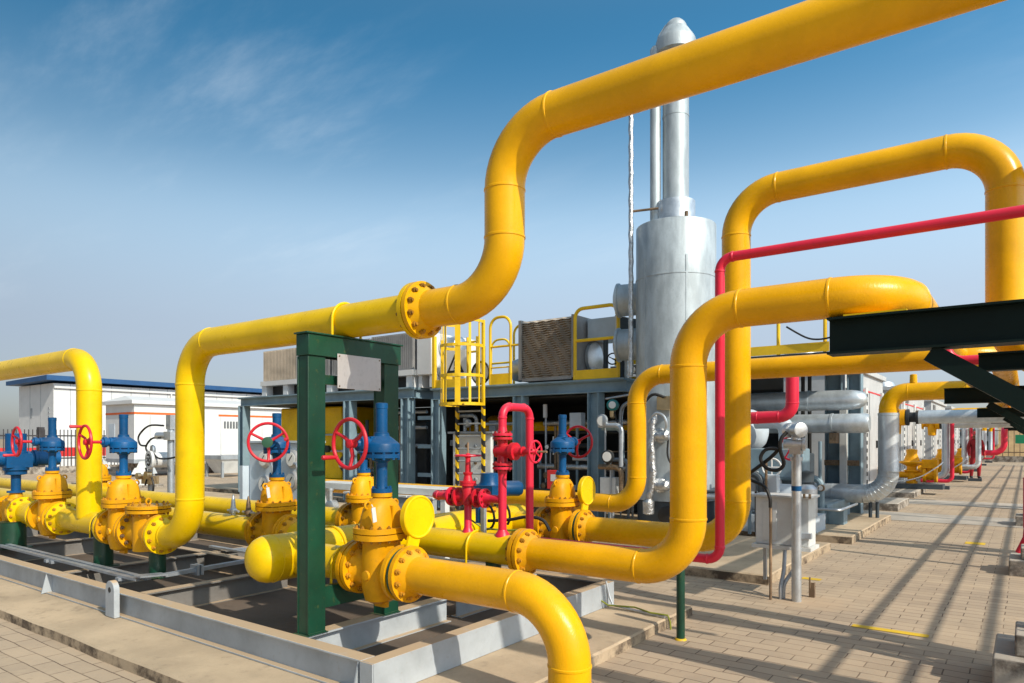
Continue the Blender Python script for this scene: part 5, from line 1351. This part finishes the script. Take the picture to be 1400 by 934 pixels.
# ================================================================== PERSON
def person(x, y, yaw, label):
    J = {'hip': (0,0,.95), 'chest': (0,0,1.30), 'neck': (0,0,1.47), 'head': (0,-.01,1.60), 'top': (0,-.005,1.70),
         'hl': (.09,0,.90), 'kl': (.10,-.03,.50), 'al': (.10,.02,.09), 'tl': (.115,-.15,.04), 'hr': (-.09,0,.90), 'kr': (-.11,.02,.50), 'ar': (-.13,.08,.09), 'tr': (-.145,-.09,.04),
         'sl': (.19,0,1.40), 'el': (.25,.02,1.13), 'wl': (.24,-.10,.90), 'fl': (.235,-.14,.80), 'sr': (-.19,0,1.40), 'er': (-.25,.03,1.13), 'wr': (-.24,-.08,.88), 'fr': (-.235,-.11,.78)}
    E = [('hip','chest'),('chest','neck'),('neck','head'),('head','top'),('hip','hl'),('hl','kl'),('kl','al'),('al','tl'),('hip','hr'),('hr','kr'),('kr','ar'),('ar','tr'),
         ('chest','sl'),('sl','el'),('el','wl'),('wl','fl'),('chest','sr'),('sr','er'),('er','wr'),('wr','fr')]
    rad = dict(hip=.15, chest=.17, neck=.06, head=.098, top=.08, hl=.10, kl=.075, al=.055, tl=.045, hr=.10, kr=.075, ar=.055, tr=.045, sl=.075, el=.055, wl=.042, fl=.032, sr=.075, er=.055, wr=.042, fr=.032)
    ks = list(J)
    me = bpy.data.meshes.new('person'); me.from_pydata([J[k] for k in ks], [(ks.index(a), ks.index(b)) for a, b in E], [])
    o = bpy.data.objects.new('tmp', me); COL.objects.link(o)
    md = o.modifiers.new('skin', 'SKIN'); sv = me.skin_vertices[0].data
    for i, k in enumerate(ks): sv[i].radius = (rad[k], rad[k]*(.75 if k in ('hip', 'chest') else 1)); sv[i].use_root = (k == 'hip')
    o.modifiers.new('sub', 'SUBSURF').levels = 2
    o.modifiers['sub'].render_levels = 2
    dg = bpy.context.evaluated_depsgraph_get()
    m2 = bpy.data.meshes.new_from_object(o.evaluated_get(dg))
    bpy.data.objects.remove(o)
    m2.name = 'person'
    for m in ('coverall', 'skin', 'boots'): m2.materials.append(M[m])
    for p in m2.polygons:
        c = p.center
        p.material_index = 1 if c.z > 1.49 or (abs(c.x) > .19 and c.z < .88) else (2 if c.z < .13 else 0)
        p.use_smooth = True
    b = bpy.data.objects.new('person', m2); COL.objects.link(b)
    b.location = (x, y, 0); b.rotation_euler = (0, 0, yaw)
    W[b] = Matrix.Translation((x, y, 0)) @ Matrix.Rotation(yaw, 4, 'Z')
    tag(b, label, 'person')
    MB().lathe((0, -.005, 1.655), (0, 0, 1), [(0, .15), (.012, .15), (.014, .125), (.06, .12), (.11, .085), (.13, .02)], 24).build('helmet', M['helmet'], b, local=True)
    mb = MB(); mb.lathe((.035, -.095, 1.61), (0, -1, 0), [(-.01, .012), (.008, .008)], 8); mb.lathe((-.035, -.095, 1.61), (0, -1, 0), [(-.01, .012), (.008, .008)], 8)
    mb.build('eyes', M['boots'], b, local=True)
    return b
person(-1.52, 30.7, .4, 'person in dark red coveralls and helmet standing half behind a silver riser')

# ================================================================== LEFT BACKGROUND
t = thing('plant_building', 'long white building with a blue roof edge beyond the left riser', 'building', (-41, 21, 0))
MB().box((-43.8, 14.45, -.02), (-39.3, 29, 4.30)).build('wall', M['white'], t)
MB().add([(-44.3, 14.0, 4.36), (-38.9, 14.0, 4.42), (-38.9, 29.4, 4.42), (-44.3, 29.4, 4.36), (-44.3, 14.0, 4.58), (-38.9, 14.0, 4.66), (-38.9, 29.4, 4.66), (-44.3, 29.4, 4.58)],
         [(0,3,2,1),(4,5,6,7),(0,1,5,4),(1,2,6,5),(2,3,7,6),(3,0,4,7)]).build('roof', M['roofblue'], t, smooth=0)
for x in (-42.3, -40.9): MB().box((x, 14.44, .0), (x+.03, 14.449, 4.3)).build('seam', M['grey'], t)
mb = MB()
for k in range(14): mb.box((-39.299, 15.2+k, .1), (-39.29, 15.225+k, 4.3))
mb.build('panel_seams', M['grey'], t)
MB().box((-39.299, 14.45, 4.05), (-39.18, 29, 4.16)).build('gutter', M['white'], t)
MB().cyl((-39.22, 20.4, .0), (-39.22, 20.4, 4.05), .05, 8).build('downpipe', M['white'], t)
MB().box((-42.2, 14.43, 2.6), (-42.0, 14.449, 3.1)).build('plate', M['grey'], t)
mb = MB()
for k in range(7): mb.box((-39.9, 14.42, 1.7+.22*k), (-39.75, 14.449, 1.78+.22*k))
mb.build('rungs', M['grey'], t)
t = thing('equipment_cabin', 'low white cabin with an orange stripe in front of the blue-roofed building', 'cabin', (-29, 16.5, 0))
MB().box((-30.2, 13.0, .70), (-27.8, 21.5, 2.86)).build('wall', M['white'], t)
MB().box((-30.35, 12.85, 2.861), (-27.65, 21.6, 3.0)).build('roof', M['white'], t)
MB().add([(-30.3, 12.9, 3.001), (-27.7, 12.9, 3.001), (-27.7, 21.5, 3.001), (-30.3, 21.5, 3.001), (-29.0, 13.2, 3.22), (-29.0, 21.3, 3.22)], [(0,1,4),(1,2,5,4),(2,3,5),(3,0,4,5)]).build('ridge', M['white'], t, smooth=0)
mb = MB(); mb.box((-30.2, 12.99, 2.46), (-27.79, 12.999, 2.54)); mb.box((-27.799, 12.99, 2.46), (-27.79, 15.6, 2.54)); mb.box((-27.799, 16.5, 2.46), (-27.79, 21.5, 2.54)); mb.build('stripe', M['orange'], t)
for y in (14.5, 16.75):
    mb = MB()
    for k in range(5): mb.box((-27.799, y+.14*k, 1.95), (-27.78, y+.14*k+.08, 2.25))
    mb.build('vent', M['shutter'], t)
mb = MB()
for k in range(8): mb.box((-27.799, 13.6+k, .72), (-27.792, 13.615+k, 2.44))
mb.build('panel_seams', M['grey'], t)
MB().box((-29.9, 12.985, 1.3), (-29.4, 12.999, 2.1)).build('window', M['paleblue'], t)
MB().box((-30.2, 12.98, .55), (-27.78, 21.5, .699)).build('base_rail', M['grey'], t)
for y in (13.5, 17, 20.5): MB().box((-29.5, y, 0), (-28.2, y+.5, .549)).build('plinth', M['concrete'], t)
t = thing('hopper', 'white sheet hopper standing in front of the low white cabin', 'hopper', (-25.4, 15.4, 0))
MB().add([(-26.2,14.9,.70),(-24.9,14.9,.70),(-24.9,16.3,.70),(-26.2,16.3,.70),(-25.9,15.2,.15),(-25.2,15.2,.15),(-25.2,16.0,.15),(-25.9,16.0,.15)], [(0,1,2,3),(7,6,5,4),(0,4,5,1),(1,5,6,2),(2,6,7,3),(3,7,4,0)]).build('bin', M['offwhite'], t, smooth=0)
for x, y in ((-26.1,15),(-25,15),(-25,16.2)): MB().box((x-.04,y-.04,0),(x+.04,y+.04,.7)).build('leg', M['grey'], t)
MB().box((-26.3, 14.85, .701), (-24.85, 16.35, .85)).build('rim', M['grey'], t)
t = thing('iron_fence', 'dark spiked iron fence with a red band in front of the blue-roofed building', 'fence', (-34, 15, 0))
mb = MB()
for k in range(150): mb.box((-34.02, 6+.15*k, .3), (-33.99, 6.03+.15*k, 1.9))
mb.build('pickets', M['fence'], t, smooth=0)
for z in (.62, 1.6): MB().box((-34.04, 6, z), (-33.98, 28.5, z+.06)).build('rail', M['fence'], t)
MB().box((-34.1, 6, .72), (-34.05, 28.5, 1.12)).build('red_band', M['redstripe'], t)
MB().box((-34.15, 6, -.02), (-33.9, 28.5, .3)).build('kerb', M['concrete'], t)
for y in (8.5, 11.9, 15.4, 19): MB().box((-34.12, y, .3), (-33.88, y+.22, 2.0)).build('post', M['fence'], t)
for i, (x, y, s, l) in enumerate(((-24.5, 10.2, 1.0, 'white roof vent box seen between the left handwheel and its riser'), (-22, 10.6, .8, 'smaller white vent box behind the left blue operator'))):
    t = thing('vent_cowl', l, 'vent', (x, y, 0), 'white vent boxes on the ground behind the risers')
    MB().lathe((x, y, 0), (0, 0, 1), [(0, .35*s), (.5*s, .35*s), (.52*s, .5*s), (.75*s, .38*s), (.77*s, .3*s), (1.0*s, .2*s), (1.02*s, .05)], 4).build('body', M['offwhite'], t, smooth=0)
    MB().box((x-.5*s, y-.5*s, -.01), (x+.5*s, y+.5*s, .08)).build('base', M['concrete'], t)

# ================================================================== WORLD, SUN, CAMERA
EL = R(37.5)
sv = Vector((.98*math.cos(EL), -.199*math.cos(EL), math.sin(EL)))
w = bpy.data.worlds.new('World'); sc.world = w; w.use_nodes = True
nt = w.node_tree; bg = nt.nodes['Background']
sky = nt.nodes.new('ShaderNodeTexSky'); sky.sky_type = 'NISHITA'; sky.sun_disc = False
sky.sun_elevation = EL; sky.sun_rotation = math.atan2(sv.x, sv.y)
sky.altitude = 100; sky.air_density = 1.0; sky.dust_density = .9; sky.ozone_density = 1.6
tc = nt.nodes.new('ShaderNodeTexCoord'); sp = nt.nodes.new('ShaderNodeSeparateXYZ'); nt.links.new(tc.outputs['Generated'], sp.inputs[0])
# thin cirrus, laid out on a plane high above
zz = mul(nt, mul(nt, sp.outputs['Z'], .12, 'ADD'), .02, 'MAXIMUM')
cx = mul(nt, sp.outputs['X'], zz, 'DIVIDE'); cy = mul(nt, sp.outputs['Y'], zz, 'DIVIDE')
cb = nt.nodes.new('ShaderNodeCombineXYZ'); nt.links.new(cx, cb.inputs[0]); nt.links.new(cy, cb.inputs[1])
mp = nt.nodes.new('ShaderNodeMapping'); mp.inputs['Rotation'].default_value = (0, 0, R(38)); mp.inputs['Scale'].default_value = (.6, 1.7, 1); mp.inputs['Location'].default_value = (1.7, .6, 0)
nt.links.new(cb.outputs[0], mp.inputs[0])
n1 = noise(nt, 1.15, 8, .62, mp.outputs[0]); nt.nodes[-1].name = 'c1'
n2 = noise(nt, .55, 3, .5, cb.outputs[0])
cl = mul(nt, ramp(nt, n1, .47, .80), ramp(nt, n2, .42, .68))
cl = mul(nt, cl, ramp(nt, sp.outputs['Z'], .05, .28))
cr = nt.nodes.new('ShaderNodeValToRGB'); nt.links.new(sp.outputs['Z'], cr.inputs[0]); cr.color_ramp.interpolation = 'B_SPLINE'
el = cr.color_ramp.elements; el[0].position = 0; el[0].color = (.19, .205, .26, 1); el[1].position = 1; el[1].color = (1.25, 1.02, .70, 1)  # zenith, out of frame, brightened and warmed to add fill light
for p_, c_ in ((.08, (.285, .265, .29)), (.17, (.43, .345, .315)), (.28, (.70, .64, .525)), (.36, (.37, .455, .425)), (.46, (.135, .345, .385)), (.56, (.095, .31, .355)), (.70, (.85, .72, .53))):
    e_ = el.new(p_); e_.color = (*c_, 1)
tint = mixc(nt, 1.0, sky.outputs[0], cr.outputs[0], 'MULTIPLY')
dotv = nt.nodes.new('ShaderNodeVectorMath'); dotv.operation = 'DOT_PRODUCT'; nt.links.new(tc.outputs['Generated'], dotv.inputs[0]); dotv.inputs[1].default_value = (.804, .5945, 0)
azf = mul(nt, mul(nt, dotv.outputs['Value'], .50), 1.03, 'ADD')
vm = nt.nodes.new('ShaderNodeVectorMath'); vm.operation = 'SCALE'; nt.links.new(tint, vm.inputs[0]); nt.links.new(mul(nt, azf, 2.0), vm.inputs['Scale']); tint = vm.outputs[0]
col = mixc(nt, mul(nt, cl, .32), tint, (5.6, 6.0, 6.3))
nt.links.new(col, bg.inputs['Color']); bg.inputs['Strength'].default_value = .125
sd = bpy.data.lights.new('sun', 'SUN'); sd.energy = 3.15; sd.angle = R(.6); sd.color = (1, .91, .76)
so = bpy.data.objects.new('sun', sd); COL.objects.link(so); so.rotation_euler = sv.to_track_quat('Z', 'Y').to_euler(); so.location = (20, -10, 30)

cam = bpy.data.cameras.new('camera'); co = bpy.data.objects.new('camera', cam); COL.objects.link(co)
co.location = (0, 0, 1.5); co.rotation_euler = (R(90), 0, math.atan2(.5945, .8041))
cam.sensor_width = 36; cam.lens = 953/1400*36; cam.shift_y = 133/1400; cam.clip_end = 6000; cam.clip_start = .05
sc.camera = co
sc.view_settings.view_transform = 'Standard'; sc.view_settings.look = 'None'; sc.view_settings.exposure = .55; sc.view_settings.gamma = 1
